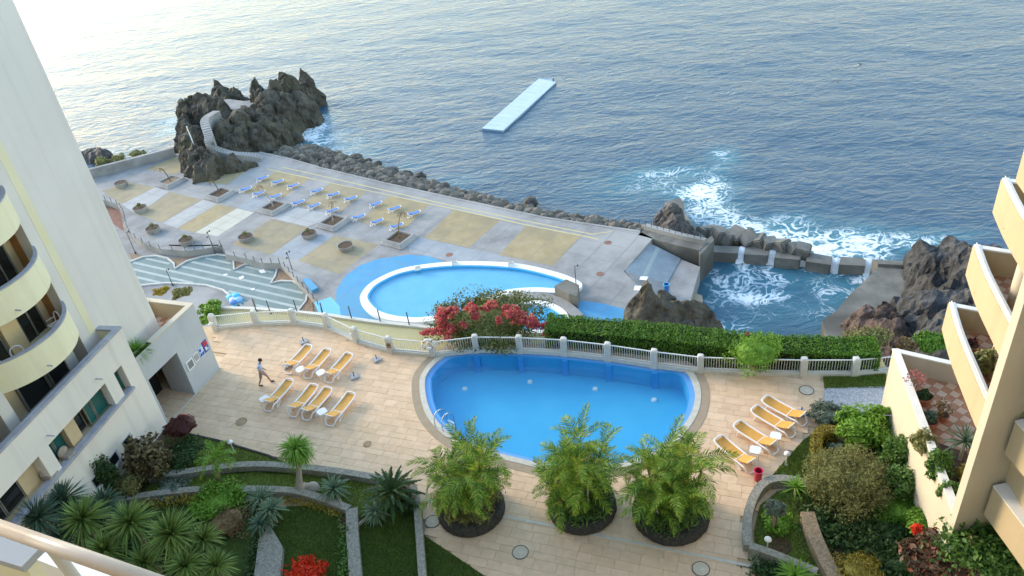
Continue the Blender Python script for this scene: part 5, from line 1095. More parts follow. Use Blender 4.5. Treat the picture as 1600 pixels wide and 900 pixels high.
# ---- shrubs of the left garden
t = bush('topiary_shrub', 'clipped burgundy mushroom shaped shrub at the corner of the white wing', 282, 666, 54, 30, M['g_burg'], 5500, .07, .7, clumps=110, cl=.13, zr=.40, cs=.88)
mb = MB(); mb.tube([(0,0,-.8),(0,0,.3)], .07, 8).build('trunk', M['trunk'], t, False)
bush('flower_clump', 'small orange leaved plant behind the burgundy topiary', 287, 654, 20, 12, M['f_scar'], 160, .12, 0)
bush('croton_shrub', 'large brown and olive leaved shrub against the white wall', 224, 722, 68, 74, M['g_croto'], 1700, .26, 0, .5, 20)
bush('conifer_shrub', 'tall narrow dark green shrub against the white wall', 163, 745, 40, 82, M['g_dark'], 1700, .14, 0, .5, 22, zr=1.5)
bush('round_shrub', 'low olive brown shrub in front of the croton', 203, 760, 46, 44, M['g_olive'], 1200, .10, 0, .5, 20)
bush('dark_shrub', 'spreading dark shrub with glossy small leaves below the topiary', 288, 708, 84, 44, M['g_dark'], 2200, .12, 0, .6, 24)
bush('blue_shrub', 'small bluish green shrub next to the brown leaved shrub', 256, 738, 40, 26, M['g_blue'], 900, .10, 0)
bush('succulent_clump', 'grey blue succulents at the end of the upper wall', 266, 764, 52, 24, M['g_grey'], 800, .13, 0)
bush('light_shrub', 'bright green spreading shrub between the curved walls', 338, 783, 92, 52, M['g_lime'], 2600, .16, 0, .5, 26)
bush('dry_hedge', 'brown heath like hedge below the bright green shrub', 355, 816, 84, 22, M['g_dry'], 1500, .10, 0, .4, 16)
bush('dark_shrub', 'dark round shrub at the end of the upper wall, under the cycad', 634, 790, 40, 34, M['g_dark'], 1500, .10, 0, .5, 20)
bush('scarlet_plant', 'bright scarlet flowering plant at the bottom edge', 474, 896, 66, 26, M['f_scar'], 700, .20, .2, .35, 16)

# agaves and rosettes: each leaf its own part
def leaf_plant(name, lb, x, y, z, px_r, n, m, W, curve, up0, up1, cat='agave', neck=None, var=3):
    P = at(x, y, z); L = px_r/pxm(P); t = thing(name, lb, cat, P)
    ms = []
    for i in range(var):
        vs, fs = blade_mesh(L, W, curve*(.7+.3*i), .3, 4); mb = MB().add(vs, fs); ms.append(me_of(mb, 'leaf', m))
    for i in range(n):
        az = i*2.39996+random.uniform(-.15,.15); q = (i+.5)/n; el = up0+(up1-up0)*q**.85
        o = link('leaf', ms[i % var]); o.parent = t; o.rotation_euler = (Matrix.Rotation(az,3,'Z')@Matrix.Rotation(-el,3,'Y')).to_euler(); s = (1-.3*q)*random.uniform(.85,1.1); o.scale = (s,s,s)
    mb = MB(); pts = neck or [(0,0,-z),(0,0,0)]
    mb.tube(catmull(pts, 4, False) if len(pts) > 2 else pts, .07, 7).build('stem', M['trunk_p'], t, False); return t
leaf_plant('agave', 'spiky grey green agave on the lower curved wall', 408, 780, .35, 40, 46, M['g_agave'], .09, 1.0, .0, 1.3)
leaf_plant('dragon_agave', 'pale green rosette agave with broad leaves above the wedge wall', 424, 796, .9, 30, 34, M['g_agave'], .15, .7, -.1, 1.3)
leaf_plant('dragon_agave', 'blue green rosette agave in front of the wedge wall', 408, 818, .6, 28, 34, M['g_blue'], .15, .7, -.1, 1.3)
leaf_plant('swan_agave', 'pale agave with its stem lying over the lower wall', 521, 764, .6, 34, 44, M['g_agave'], .12, .7, -.3, 1.35, neck=[(1.0,-1.4,-.45),(.5,-.9,-.35),(.2,-.3,-.2),(0,0,0)])
sa = leaf_plant('swan_agave', 'drooping agave beside an arched flower spike', 586, 800, .5, 32, 46, M['g_agave'], .11, .9, -.5, 1.3, neck=[(-1.6,-.3,-.4),(-.9,-.35,-.35),(-.3,-.1,-.1),(0,0,0)])
mb = MB(); mb.tube(catmull([(0.1,.1,.2),(.25,.6,.9),(.35,.75,1.25),(.5,.7,1.35),(.62,.6,1.25)], 5, False), .06, 7).build('flower_spike', M['g_agave'], sa, False)
CYC = True
# yuccas: rosettes on stems
ym = [me_of(rosette_mb(n, 1.0, .058, c, -.7, 1.4, 4), 'leaf_rosette', M[m]) for n, c, m in ((190,.5,'g_yucca'),(170,.7,'g_yucca'),(210,.4,'g_yucca'),(170,.5,'g_blue'))]
YG = 'yucca plants along the white wing'
for i, (x, y, r, z, k, lb) in enumerate([(98,783,50,2.6,3,'dark bluish yucca head, uppermost beside the white wall'),(60,810,50,3.0,3,'dark yucca head at the left by the balcony rail, spiky'),(130,812,52,2.4,0,'dark green yucca head in the middle of the yucca group'),(163,786,36,1.6,3,'small dark yucca behind the group, near the narrow shrub'),
     (204,818,54,2.6,1,'large olive green yucca head below the stone wall'),(163,860,42,2.2,2,'yucca head low down near the handrail'),(268,835,54,2.7,2,'largest bright green yucca head, symmetrical'),(318,843,38,2.1,0,'smaller yucca head right of the bright green one'),
     (290,884,46,2.0,1,'yucca head at the bottom edge below the bright green one'),(338,884,38,1.7,0,'rightmost yucca head at the bottom edge'),(225,880,40,1.6,0,'shaded yucca head at the bottom edge, left of the bright ones'),(95,845,40,2.0,3,'dark yucca head touching the handrail')]):
    P = at(x, y, z); base = Vector((P.x+random.uniform(-.3,.3), P.y+random.uniform(-.2,.4), 0)); t = thing('yucca_plant', lb, 'yucca', base, 0, YG)
    o = link('leaf_rosette', ym[k]); o.parent = t; o.location = P-base; s = r/pxm(P); o.scale = (s,s,s*.95); o.rotation_euler = (random.uniform(-.15,.15), random.uniform(-.15,.15)-.05, random.uniform(0,6))
    MB().tube(catmull([(0,0,-.1),(.1,0,z*.5),tuple(P-base)], 4, False), .09, 8).build('trunk', M['trunk'], t, False)
groundcover('ground_cover', 'dark leafy undergrowth below the yuccas', [(60,850),(110,830),(170,820),(240,860),(300,880)], 1.3, 5200, M['g_dark'], .22, .22)
groundcover('ground_cover', 'dark leafy undergrowth along the white wing', [(40,820),(110,775),(180,765),(230,745)], .8, 2600, M['g_dark'], .2, .2)
# ponytail palm with swollen foot
P = at(472, 768, 0); pt = thing('ponytail_palm', 'slender ponytail palm with a swollen grey foot', 'palm', P)
top = at(463, 704, 2.25)-P
MB().tube(catmull([(0,0,-.1),(0,0,.12),(-.02,0,.4),(top.x*.5,top.y*.5,1.2),tuple(top)], 5, False), [.46,.50,.52,.52,.49,.44,.38,.32,.27,.23,.20,.17,.15,.14,.13,.12,.11,.11,.10,.10,.09][:21], 12).build('trunk', M['trunk_p'], pt, False, smooth=True)
MB().blob((.52,.02,.12), (.36,.30,.30), 2, .1).build('swollen_foot', M['trunk_p'], pt, False, smooth=True)
mb = rosette_mb(420, 1.25, .04, 2.7, .0, 1.45, 6); o = mb.build('foliage', M['g_lime'], pt, False, loc=top)
# ---- feather palms: fronds are parts
LW_ = .026
def frond_me(L, curve, m, npair=22, leafL=.42, vee=.5, name='frond'):
    mb = MB(); x = z = 0.0; a = 0.0; pts = []; N = npair
    for i in range(N+1):
        pts.append((Vector((x,0,z)), a)); a -= curve/N*(.5+1.0*i/N); x += L/N*math.cos(a); z += L/N*math.sin(a)
    mb.tube([p for p, _ in pts[::3]], [.022-.017*k/len(pts[::3]) for k in range(len(pts[::3]))], 4, False)
    for i, (p, a) in enumerate(pts):
        t = i/N
        if t < .16: continue
        l = leafL*(math.sin(math.pi*min(1,.22+.74*t))**.8)
        for s in (-1, 1):
            fwd = Vector((math.cos(a),0,math.sin(a))); up = Vector((-math.sin(a),0,math.cos(a)))
            l *= random.uniform(.7,1.15); d = (fwd*random.uniform(.4,.85)+Vector((0,s,0))*.8+up*(vee*.5-.35*random.random())).normalized(); dn = Vector((0,0,-1))
            p1 = p+d*l*.5; p2 = p+d*l+dn*l*random.uniform(.15,.55); wv = fwd*LW_
            mb.add([p-wv*.5, p1-wv, p2, p1+wv, p+wv*.5], [(0,1,3,4),(1,2,3)])
    return me_of(mb, name, m)
LW_ = .034
FM = [frond_me(2.1, c, M['g_palm'], 27, .48, v) for c, v in ((1.3,.9),(1.8,.6),(2.4,.3),(.9,1.1),(2.0,.9))]
LW_ = .026
def palm_planter(px_c, r, lb_p, lb_t, seed, nst=9):
    P = v2(at(*px_c)); t = thing('stone_planter', lb_p, 'planter', P, 0, 'round lava stone planters by the pool')
    H_ = .55
    mb = MB(); mb.lathe([(r*.97,-.02),(r*1.02,.1),(r*1.02,.2),(r*1.01,.3),(r,H_*.75),(r*.98,H_*.9),(r*.93,H_),(r*.86,H_+.02),(r*.80,H_+.01),(r*.78,H_-.14)], n=120)
    for i, v in enumerate(mb.v):
        q = Vector(v); d = 1+.020*noise.noise(q*2.2+Vector((seed,0,0)))+.014*noise.noise(q*6)+.008*noise.noise(q*15); mb.v[i] = (q.x*d, q.y*d, q.z)
    mb.build('ring_wall', M['lava'], t, False)
    MB().lathe([(0,H_-.08),(r*.82,H_-.1)], n=32).build('soil', M['soil'], t, False)
    rs = random.Random(seed); pm = thing('areca_palm', lb_t, 'palm', P+Vector((0,0,H_-.1)), 0, 'areca palms in the round planters')
    for k in range(nst):
        a = k*2.4+rs.uniform(-.3,.3); d = r*.55*math.sqrt((k+.4)/nst); h = rs.uniform(1.2,2.6)*(1 if k % 3 else .45); b = Vector((d*math.cos(a), d*math.sin(a), 0)); tp = b*1.35+Vector((rs.uniform(-.1,.1), rs.uniform(-.1,.1), h))
        MB().tube([b, b.lerp(tp,.5)+Vector((0,0,.05)), tp], [.055,.045,.04], 7).build('stem', M['g_lime'] if k % 2 else M['trunk_p'], pm, False)
        nf = rs.choice([7,8,9])
        for j in range(nf):
            az = j*6.283/nf+rs.uniform(-.35,.35)+a; el = rs.uniform(.25,1.3) if j else 1.35
            o = link('frond', FM[rs.choice([0,1,1,2,3,4])]); o.parent = pm; o.location = tp-Vector((0,0,.04)); s = rs.uniform(.66,1.0); o.scale = (s,s,s)
            o.rotation_euler = (Matrix.Rotation(az,3,'Z')@Matrix.Rotation(-el,3,'Y')@Matrix.Rotation(rs.uniform(-.5,.5),3,'X')).to_euler()
    mb = MB(); clumpy(mb, (0,0,.35), (r*.86,r*.86,.55), 1500, .36, .16, 26, core=True, cs=.5); mb.build('undergrowth', M['g_olive'] if seed == 1 else M['g_mid'], pm, False)
palm_planter((737,798), 1.47, 'left lava stone planter of the three, beside the long stone wall', 'yellowish green areca palm in the left planter', 1, 12)
palm_planter((910,795), 1.44, 'middle lava stone planter of the three, nearest the pool', 'green areca palm in the middle planter', 2, 13)
palm_planter((1048,806), 1.58, 'right and largest lava stone planter', 'dense dark green areca palm in the right planter', 3, 15)
LW_ = .03
CM = [frond_me(1.35, c, M['g_dark'], 40, .17, .6) for c in (.7, 1.1)]
P = at(612,770,.9); cy = thing('cycad', 'dark cycad with stiff feathery leaves above the paved terrace', 'cycad', P); MB().tube([(0,0,-.95),(0,0,.05)], [.22,.17], 10).build('trunk', M['trunk'], cy, False)
for j in range(34):
    o = link('frond', CM[j % 2]); o.parent = cy; q = j/34; o.rotation_euler = (Matrix.Rotation(j*2.4,3,'Z')@Matrix.Rotation(-(.05+1.2*q),3,'Y')).to_euler(); s_ = 1.15-.3*q; o.scale = (s_,s_,s_)
LW_ = .026
# feather palm in the left garden
P = at(342,762,0); fp_ = thing('feather_palm', 'feather palm with lime green crown in the left garden', 'palm', P); tp = at(338,716,1.9)-P
MB().tube([(0,0,-.1), (tp.x*.5,tp.y*.5,.95), tuple(tp)], [.12,.10,.09], 9).build('trunk', M['trunk'], fp_, False)
FL = [frond_me(1.5, c, M['g_lime'], 20, .4, .7) for c in (1.6, 2.1)]+[frond_me(1.5, 2.0, M['g_palm'], 20, .4, .5)]
for j in range(17):
    o = link('frond', FL[0 if j > 11 else (2 if j % 2 else 1)]); o.parent = fp_; o.location = tp; s = random.uniform(.7,.95); o.scale = (s,s,s); el = .1+1.25*(j/17); o.rotation_euler = (Matrix.Rotation(j*2.4,3,'Z')@Matrix.Rotation(-el,3,'Y')).to_euler()

# ---- behind the fence: hedge, bougainvillea, oleander
def hedge(name, lb, pts, wd, z0, z1, m, n, size=.1, cat='hedge', cz=None):
    P = catmull(pts, 6, False); A = np.array([tuple(p) for p in P]); t = thing(name, lb, cat, v2(P[len(P)//2])+Vector((0,0,z0)))
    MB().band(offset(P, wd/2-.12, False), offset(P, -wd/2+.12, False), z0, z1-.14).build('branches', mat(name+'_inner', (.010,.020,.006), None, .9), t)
    k = RNG.integers(0, len(P)-1, n); u = RNG.uniform(0,1,n)[:,None]; c = A[k]*(1-u)+A[k+1]*u; tg = A[k+1]-A[k]; tg /= np.linalg.norm(tg,axis=1)[:,None]; nr_ = np.stack([-tg[:,1], tg[:,0], 0*tg[:,0]],1)
    f = RNG.uniform(0,1,n); side = np.where(f < .45, 0, np.where(f < .85, -1, 1)); wob = np.array([noise.noise(Vector((a*.9,b*.9,0)))*.16+noise.noise(Vector((a*3,b*3,5)))*.07 for a, b in c[:,:2]])
    off = np.where(side == 0, RNG.uniform(-wd/2,wd/2,n), side*(wd/2-RNG.uniform(0,.16,n)+wob)); zz = np.where(side == 0, z1+wob-np.abs(RNG.normal(0,.06,n)), z0+(z1-z0)*RNG.uniform(0,1,n)+wob*.5)
    pos = c+nr_*off[:,None]; pos[:,2] = zz; nm = np.where((side == 0)[:,None], np.array([0,0,1.]), nr_*side[:,None]+np.array([0,0,.3]))
    mb = MB(); leaves(mb, pos, nm, size, .55, .75); mb.build('foliage', m, t)
HP = [v2(at(x, y, 1.1)) for x, y in [(855,505),(920,509),(1000,516),(1080,525),(1160,533),(1240,538),(1320,541),(1372,542)]]
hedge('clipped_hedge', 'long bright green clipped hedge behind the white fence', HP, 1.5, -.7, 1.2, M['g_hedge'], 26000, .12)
bush('wild_shrub', 'yellow green shrub rising from the right end of the hedge', 1360, 530, 66, 30, M['g_olive'], 1500, .16, .4, .5, 16)
bush('wild_shrub', 'green shrub behind the right end of the hedge, by the apricot wing', 1455, 533, 60, 34, M['g_hedge'], 1600, .15, 0, .5, 16)
bush('wild_shrub', 'small brown green shrub in the gap of the hedge before the wing', 1415, 540, 40, 26, M['g_dry'], 900, .14, 0, .5, 12)
bush('oleander_shrub', 'loose light green oleander growing through the fence', 1180, 553, 92, 56, M['g_lime'], 1200, .22, .55, .22, 22, jitter=1.0, zr=.85)
bush('oleander_flower', 'single salmon flower cluster above the hedge', 1168, 523, 8, 8, M['f_pink'], 60, .12, 1.0, stem=False)
bg_ = bush('bougainvillea_shrub', 'large arching bougainvillea covered in red bracts outside the fence', 765, 503, 190, 44, M['g_bougain'], 9500, .15, -.5, .5, 40, jitter=1.0, cl=.26, zr=1.0)
ch = bg_.children[0]; c0 = bg_.location
mb = MB()
for i, (x, y, w_, h_, z, n) in enumerate([(690,490,24,22,1.8,300),(706,484,24,16,2.2,260),(738,478,22,14,2.3,240),(760,477,16,14,2.2,150),(803,487,30,20,2.1,380),(812,497,20,18,1.8,220),(830,498,20,22,1.7,240),(838,506,14,16,1.5,150),(852,506,12,12,1.4,90),(700,512,26,14,1.1,220),(680,515,22,10,1.0,180),(665,516,16,8,1.0,120),(700,524,12,7,.9,90),(690,502,16,16,1.4,170),(770,472,20,10,2.4,90),(790,478,14,10,2.3,90),(852,518,8,10,1.1,50),(744,490,14,18,1.9,110),(905,505,6,6,1.3,30),(722,505,14,12,1.4,90),(780,500,12,16,1.7,90)]):
    z = z*.72+.1; P = at(x, y+4, z)-c0; k = pxm(P+c0); clumpy(mb, tuple(P), (w_/1.7/k, w_/2.0/k, h_/1.8/k*1.1), int(n*1.5), .13, .7, 11, core=False, cl=.36)
mb.build('flowers', M['f_red'], bg_, False)
mb = MB()
for i in range(20):
    a = random.uniform(0,6.28); p0 = Vector((random.uniform(-2.6,2.6), random.uniform(-.8,.8), .9)); d = Vector((math.cos(a)*.8, math.sin(a)*.5, random.uniform(.3,1.0))); L = random.uniform(.8,1.7)
    mb.tube([p0, p0+d*L*.6, p0+d*L+Vector((0,0,-.25*L))], [.012,.009,.005], 4, False)
mb.build('branches', M['trunk'], bg_, False)
# plants behind the gatehouse and on the ledge
bush('light_shrub', 'bright green shrub behind the gatehouse by the fence', 330, 482, 40, 26, M['g_lime'], 900, .18, -.6, .5, 12)
bush('light_shrub', 'bright green shrub next to the gatehouse terrace wall', 325, 497, 36, 18, M['g_lime'], 700, .16, -.6, .5, 12)
bush('olive_shrub', 'olive green shrub outside the roof terrace, close to the tower', 283, 458, 34, 18, M['g_olive'], 800, .16, 2.0, .5, 12, stem=False)
bush('dry_shrub', 'yellowish dry shrub between tower and olive shrub', 252, 455, 26, 14, M['g_yel'], 500, .15, 2.0, .5, 12, stem=False)
P = Gq(.7, .45, GT-.1); t = thing('grass_plant', 'tuft of fountain grass in the planter above the passage', 'plant', P); rosette_mb(260, 1.05, .022, 1.6, .1, 1.5, 4).build('foliage', M['g_lime'], t, False)
P = Gq(4.0, 2.9, GT-.95); t = thing('bare_plant', 'leafless brown shrub in the corner of the roof terrace', 'plant', P)
mb = MB()
for i in range(14):
    a = random.uniform(0,6.28); d = Vector((math.cos(a)*.5, math.sin(a)*.5, 1)); mb.tube([(0,0,0), tuple(d*.5), tuple(d*.9+Vector((random.uniform(-.3,.3),random.uniform(-.3,.3),.25)))], [.03,.02,.008], 4, False)
mb.build('branches', M['trunk'], t, False); mb = MB(); clumpy(mb, (0,0,1.0), (.55,.5,.35), 120, .1, .5, 8, core=False); mb.build('foliage', M['g_dry'], t, False)

# ---- right garden
lawn([(1286,588),(1384,584),(1386,607),(1288,608)], 'strip of lawn behind the gravel at the right fence', blades=3000)
struct('gravel_bed', MB().prism(ats([(1288,607),(1390,604),(1388,640),(1380,660),(1300,650),(1284,641)]), -.2, .03), M['gravel'], 'grey gravel bed beside the ivory garden wall')
lawn([(1286,664),(1253,690),(1216,732),(1193,760),(1215,757),(1250,765),(1290,740),(1310,680)], 'curved lawn beside the right lounger row', blades=8000)
lawn([(1215,768),(1187,790),(1178,830),(1180,858),(1240,885),(1300,910),(1300,760)], 'lawn inside the curved kerb with a round silver tree', blades=9000)
struct('planting_soil', MB().prism(ats([(1300,650),(1400,640),(1500,830),(1540,960),(1180,960),(1180,880),(1240,890),(1280,760)]), -.2, .008), M['soil'], 'dark planted ground of the right garden')
gwall('garden_wall', 'curved grey stone kerb enclosing the round lawn on the right', [(1260,764),(1225,757),(1198,761),(1181,778),(1170,805),(1166,835),(1168,862)], .36, .42)
gwall('garden_wall', 'straight grey stone wall from the kerb end to the bottom edge', [(1170,864),(1200,874),(1235,888),(1275,905)], .30, .5)
gwall('garden_wall', 'brown stone topped wall running down beside the olive bush', [(1260,812),(1268,840),(1280,870),(1300,910),(1315,940)], .55, .5, 'stone_b')
bush('mound_shrub', 'rounded grey green mound shrub at the edge of the paving', 1292, 645, 62, 42, M['g_grey'], 2600, .11, 0, .5, 26, cl=.26)
bush('lime_shrub', 'lime green leafy shrub beside the ivory wall', 1345, 668, 84, 66, M['g_lime'], 2600, .20, 0, .45, 24)
bush('lime_shrub', 'yellow green shrub at the wall tap', 1372, 652, 40, 40, M['g_lime'], 1000, .18, .4, .45, 14)
HQ = [v2(at(x, y, .7)) for x, y in [(1276,724),(1276,700),(1278,678),(1290,672),(1310,672)]]
hedge('low_hedge', 'low yellow clipped hedge at the head of the curved lawn', HQ, .45, 0, .75, M['g_yel'], 3000, .08)
bush('dark_shrub', 'small grey shrub inside the corner of the yellow hedge', 1306, 700, 24, 22, M['g_grey'], 600, .09)
bush('ivy_shrub', 'dark green shrub along the ivory wall, upper part', 1398, 716, 50, 74, M['g_mid'], 2400, .14, 0, .6, 24)
bush('ivy_shrub', 'dark green shrub along the ivory wall, lower part', 1408, 762, 52, 60, M['g_mid'], 2200, .14, 0, .6, 24)
bush('olive_bush', 'large airy olive green bush in the middle of the right garden', 1322, 752, 140, 110, M['g_olive'], 9000, .13, 0, .28, 60, jitter=1.0, cl=.26)
bush('dark_shrub', 'dark shaded shrub under the large olive bush', 1345, 806, 90, 56, M['g_dark'], 2200, .12, 0, .5, 24)
leaf_plant('spear_lily', 'pale striped spear leaved plant at the end of the kerb', 1244, 762, .5, 30, 44, M['g_lime'], .06, .6, .1, 1.4, 'plant')
t = bush('silver_topiary', 'round silver clipped ball tree on the kerbed lawn', 1212, 795, 34, 34, M['g_grey'], 1500, .08, 1.0, .5, 30, cl=.2, zr=.5)
MB().tube([(0,0,-1),(0,0,.4)], .05, 8).build('trunk', M['trunk_p'], t, False)
bush('lily_plant', 'light green low plants with white blossoms around the silver ball tree', 1214, 816, 50, 26, M['g_lime'], 900, .16, .1, .4, 14)
tag(MB().lathe([(0,.045),(.42,.045),(.46,.0)], tuple(v2(at(1219,853))), 24).build('tree_pit', M['soil']), 'round bare soil pit in the kerbed lawn', 'tree pit')
bush('grass_hedge', 'light green grassy hedge across the right garden', 1402, 797, 78, 24, M['g_hedge'], 2400, .18, .3, .18, 20)
bush('dark_hedge', 'dark green hedge below the grassy one', 1392, 830, 76, 54, M['g_dark'], 2600, .12, 0, .6, 26)
bush('lime_shrub', 'yellow green shrub in front of the ivory wall foot', 1444, 818, 56, 38, M['g_lime'], 1700, .15, 1.0, .5, 16)
bush('croton_shrub', 'dark red and grey croton with large leaves near the fin wall', 1464, 866, 104, 72, M['g_crot'], 1300, .34, 1.5, .5, 24)
bush('scarlet_plant', 'single scarlet flower head above the croton', 1432, 826, 20, 10, M['f_scar'], 120, .16, 3.0, .5, 5, stem=False)
bush('red_flowers', 'thin reddish flower stalks before the ivory wall', 1450, 790, 46, 24, M['f_pink'], 90, .1, .9, .4, 10, stem=True)
bush('yellow_shrub', 'pale yellow green shrub at the bottom edge of the right garden', 1342, 888, 78, 40, M['g_yel'], 1500, .13, .2, .4, 20)
bush('dark_shrub', 'dark shrub right of the pale bottom shrub', 1408, 880, 70, 50, M['g_dark'], 1500, .12, 0, .5, 20)
leaf_plant('agave', 'bright spiky agave at the bottom edge by the stone walls', 1242, 900, .5, 42, 40, M['g_lime'], .10, .7, .0, 1.3)
bush('ivy_shrub', 'dark green shrubs at the foot of the fin wall, right side', 1540, 850, 84, 56, M['g_mid'], 2200, .15, 2.8, .6, 24)
bush('ivy_shrub', 'green shrub at the lower right corner under the near balcony', 1562, 888, 84, 50, M['g_mid'], 2000, .15, 2.8, .6, 20)
bush('yellow_grass', 'yellowish low plants beside the fin wall tip', 1515, 856, 30, 44, M['g_olive'], 700, .15, 2.4, .4, 12)
gwall('garden_wall', 'narrow pale kerb below the fin wall', [(1506,850),(1524,880),(1545,910)], .25, .5, 'concrete_w', 0)
groundcover('ground_cover', 'dark leaves standing in for the shade below the olive bush', [(1290,800),(1320,830),(1350,850),(1400,870)], 1.2, 3600, M['g_dark'], .2, .22)  # dark leaf colour fills in the shade cast by the bush
groundcover('ground_cover', 'dark leafy undergrowth along the ivory wall', [(1385,690),(1400,740),(1425,800),(1450,850)], .9, 2600, M['g_mid'], .18, .2)
groundcover('ground_cover', 'dark leafy undergrowth at the foot of the fin wall', [(1505,865),(1540,850),(1585,880)], .9, 3600, M['g_mid'], .2, .3, 2.8)
groundcover('ground_cover', 'dark leaves standing in for the shaded recess below the curved kerb', [(1186,890),(1210,897),(1250,915)], .5, 900, M['g_dark'], .16, .15)  # leaves added to darken the shaded recess here
# plants on the ivory walled terrace
zt_ = 2.8
def pot(lb, x, y, r=.3, h=.42, z=zt_):
    P = at(x, y, z+h); P = Vector((P.x, P.y, z)); t = thing('clay_pot', lb, 'pot', P)
    MB().lathe([(0,.0),(r*.72,0),(r*.98,h*.8),(r*1.08,h*.8),(r*1.08,h),(r*.92,h),(r*.9,h*.85)], n=22).build('body', M['pot'], t, False, smooth=False)
    MB().lathe([(0,h*.86),(r*.9,h*.86)], n=16).build('soil', M['soil'], t, False); return P+Vector((0,0,h*.86))
def potplant(name, lb, P, rx, rz, m, n, size, base=0.1):
    t = thing(name, lb, 'plant', P); mb = MB(); clumpy(mb, (0,0,base+rz*.8), (rx,rx,rz), n, size, .5, 10, core=False); mb.build('foliage', m, t, False)
    mb = MB()
    for i in range(5): a = i*1.26; mb.tube([(0,0,0),(rx*.5*math.cos(a), rx*.5*math.sin(a), base+rz)], [.025,.01], 5, False)
    mb.build('stem', M['trunk'], t, False)
P = pot('large terracotta pot under a bare reddish shrub', 1443, 618, .36); potplant('potted_shrub', 'low green plant filling the large terracotta pot', P, .34, .12, M['g_dark'], 250, .1, .0); potplant('rose_shrub', 'reddish leafed shrub growing above the large pot', P+Vector((-.35,.2,.2)), .5, .35, M['f_pink'], 130, .1, .4)
P = pot('terracotta pot with dark round plant, nearest the wall', 1452, 656, .34); potplant('potted_shrub', 'dark round plant in the pot nearest the wall', P, .38, .24, M['g_blue'], 360, .1, .0)
P = pot('small pot holding a dry grey plant', 1474, 648, .22, .3); potplant('dry_plant', 'dry grey plant on the tiled terrace', P, .42, .4, M['g_dry'], 260, .1, .05)
P = pot('small pot in the far corner of the tiled terrace', 1408, 566, .2, .25); potplant('rose_shrub', 'reddish plant in the far corner of the tiled terrace', P, .28, .3, M['f_pink'], 90, .1, .1)
leaf_plant('fan_palm', 'dark spiky fan palm on the tiled terrace beside the fin wall', 1508, 690, 4.0, 40, 46, M['g_blue'], .07, .6, -.2, 1.4, 'palm')
bush('terrace_shrub', 'loose light shrub leaning over the ivory wall', 1444, 694, 42, 44, M['g_olive'], 900, .15, 3.0, .4, 14)
bush('terrace_shrub', 'dark shrub inside the ivory wall, middle part', 1468, 730, 46, 50, M['g_mid'], 1300, .15, 3.0, .5, 14)
bush('terrace_shrub', 'green shrub inside the ivory wall, next to the fin', 1485, 772, 36, 60, M['g_mid'], 1100, .15, 2.8, .5, 14)
bush('terrace_shrub', 'yellow green shrub against the fin wall', 1503, 740, 22, 34, M['g_yel'], 500, .15, 3.0, .4, 10)
# balcony plants
P = pot('red clay pot on the first curved balcony', 1518, 538, .3, .5, 5.66); potplant('potted_shrub', 'small dark plant in the red balcony pot', P, .22, .2, M['g_burg'], 100, .1, .0)
bush('balcony_shrub', 'leafy shrub filling the first curved balcony', 1540, 570, 38, 84, M['g_olive'], 1100, .13, 5.7, .5, 16)
groundcover('balcony_flowers', 'white flowered fringe inside the first balcony parapet', [(p.x+.3, p.y, 0) for p in ()] or [(1500,545),(1510,560)], .1, 10, M['g_grey'])
leaf_plant('balcony_palm', 'green spiky plant at the right edge of the picture above the near balcony', 1608, 640, 8.5, 30, 40, M['g_yucca'], .06, .8, -.2, 1.3, 'plant')
P = at(1600,762,5.5); potplant('trailing_plant', 'dark red trailing plant in the near balcony planter', P-Vector((0,0,.1)), .35, .22, M['g_burg'], 260, .1, .0)
# by the sea wall
for x, y, lb in ((157,252,'dark green bush outside the sea wall, nearest the tower'),(184,247,'middle dark green bush outside the sea wall'),(214,241,'dark green bush outside the sea wall, furthest from the tower')):
    bush('tamarisk_bush', lb, x, y, 24, 13, M['g_olive'], 500, .35, LOW-.2, .4, 10)
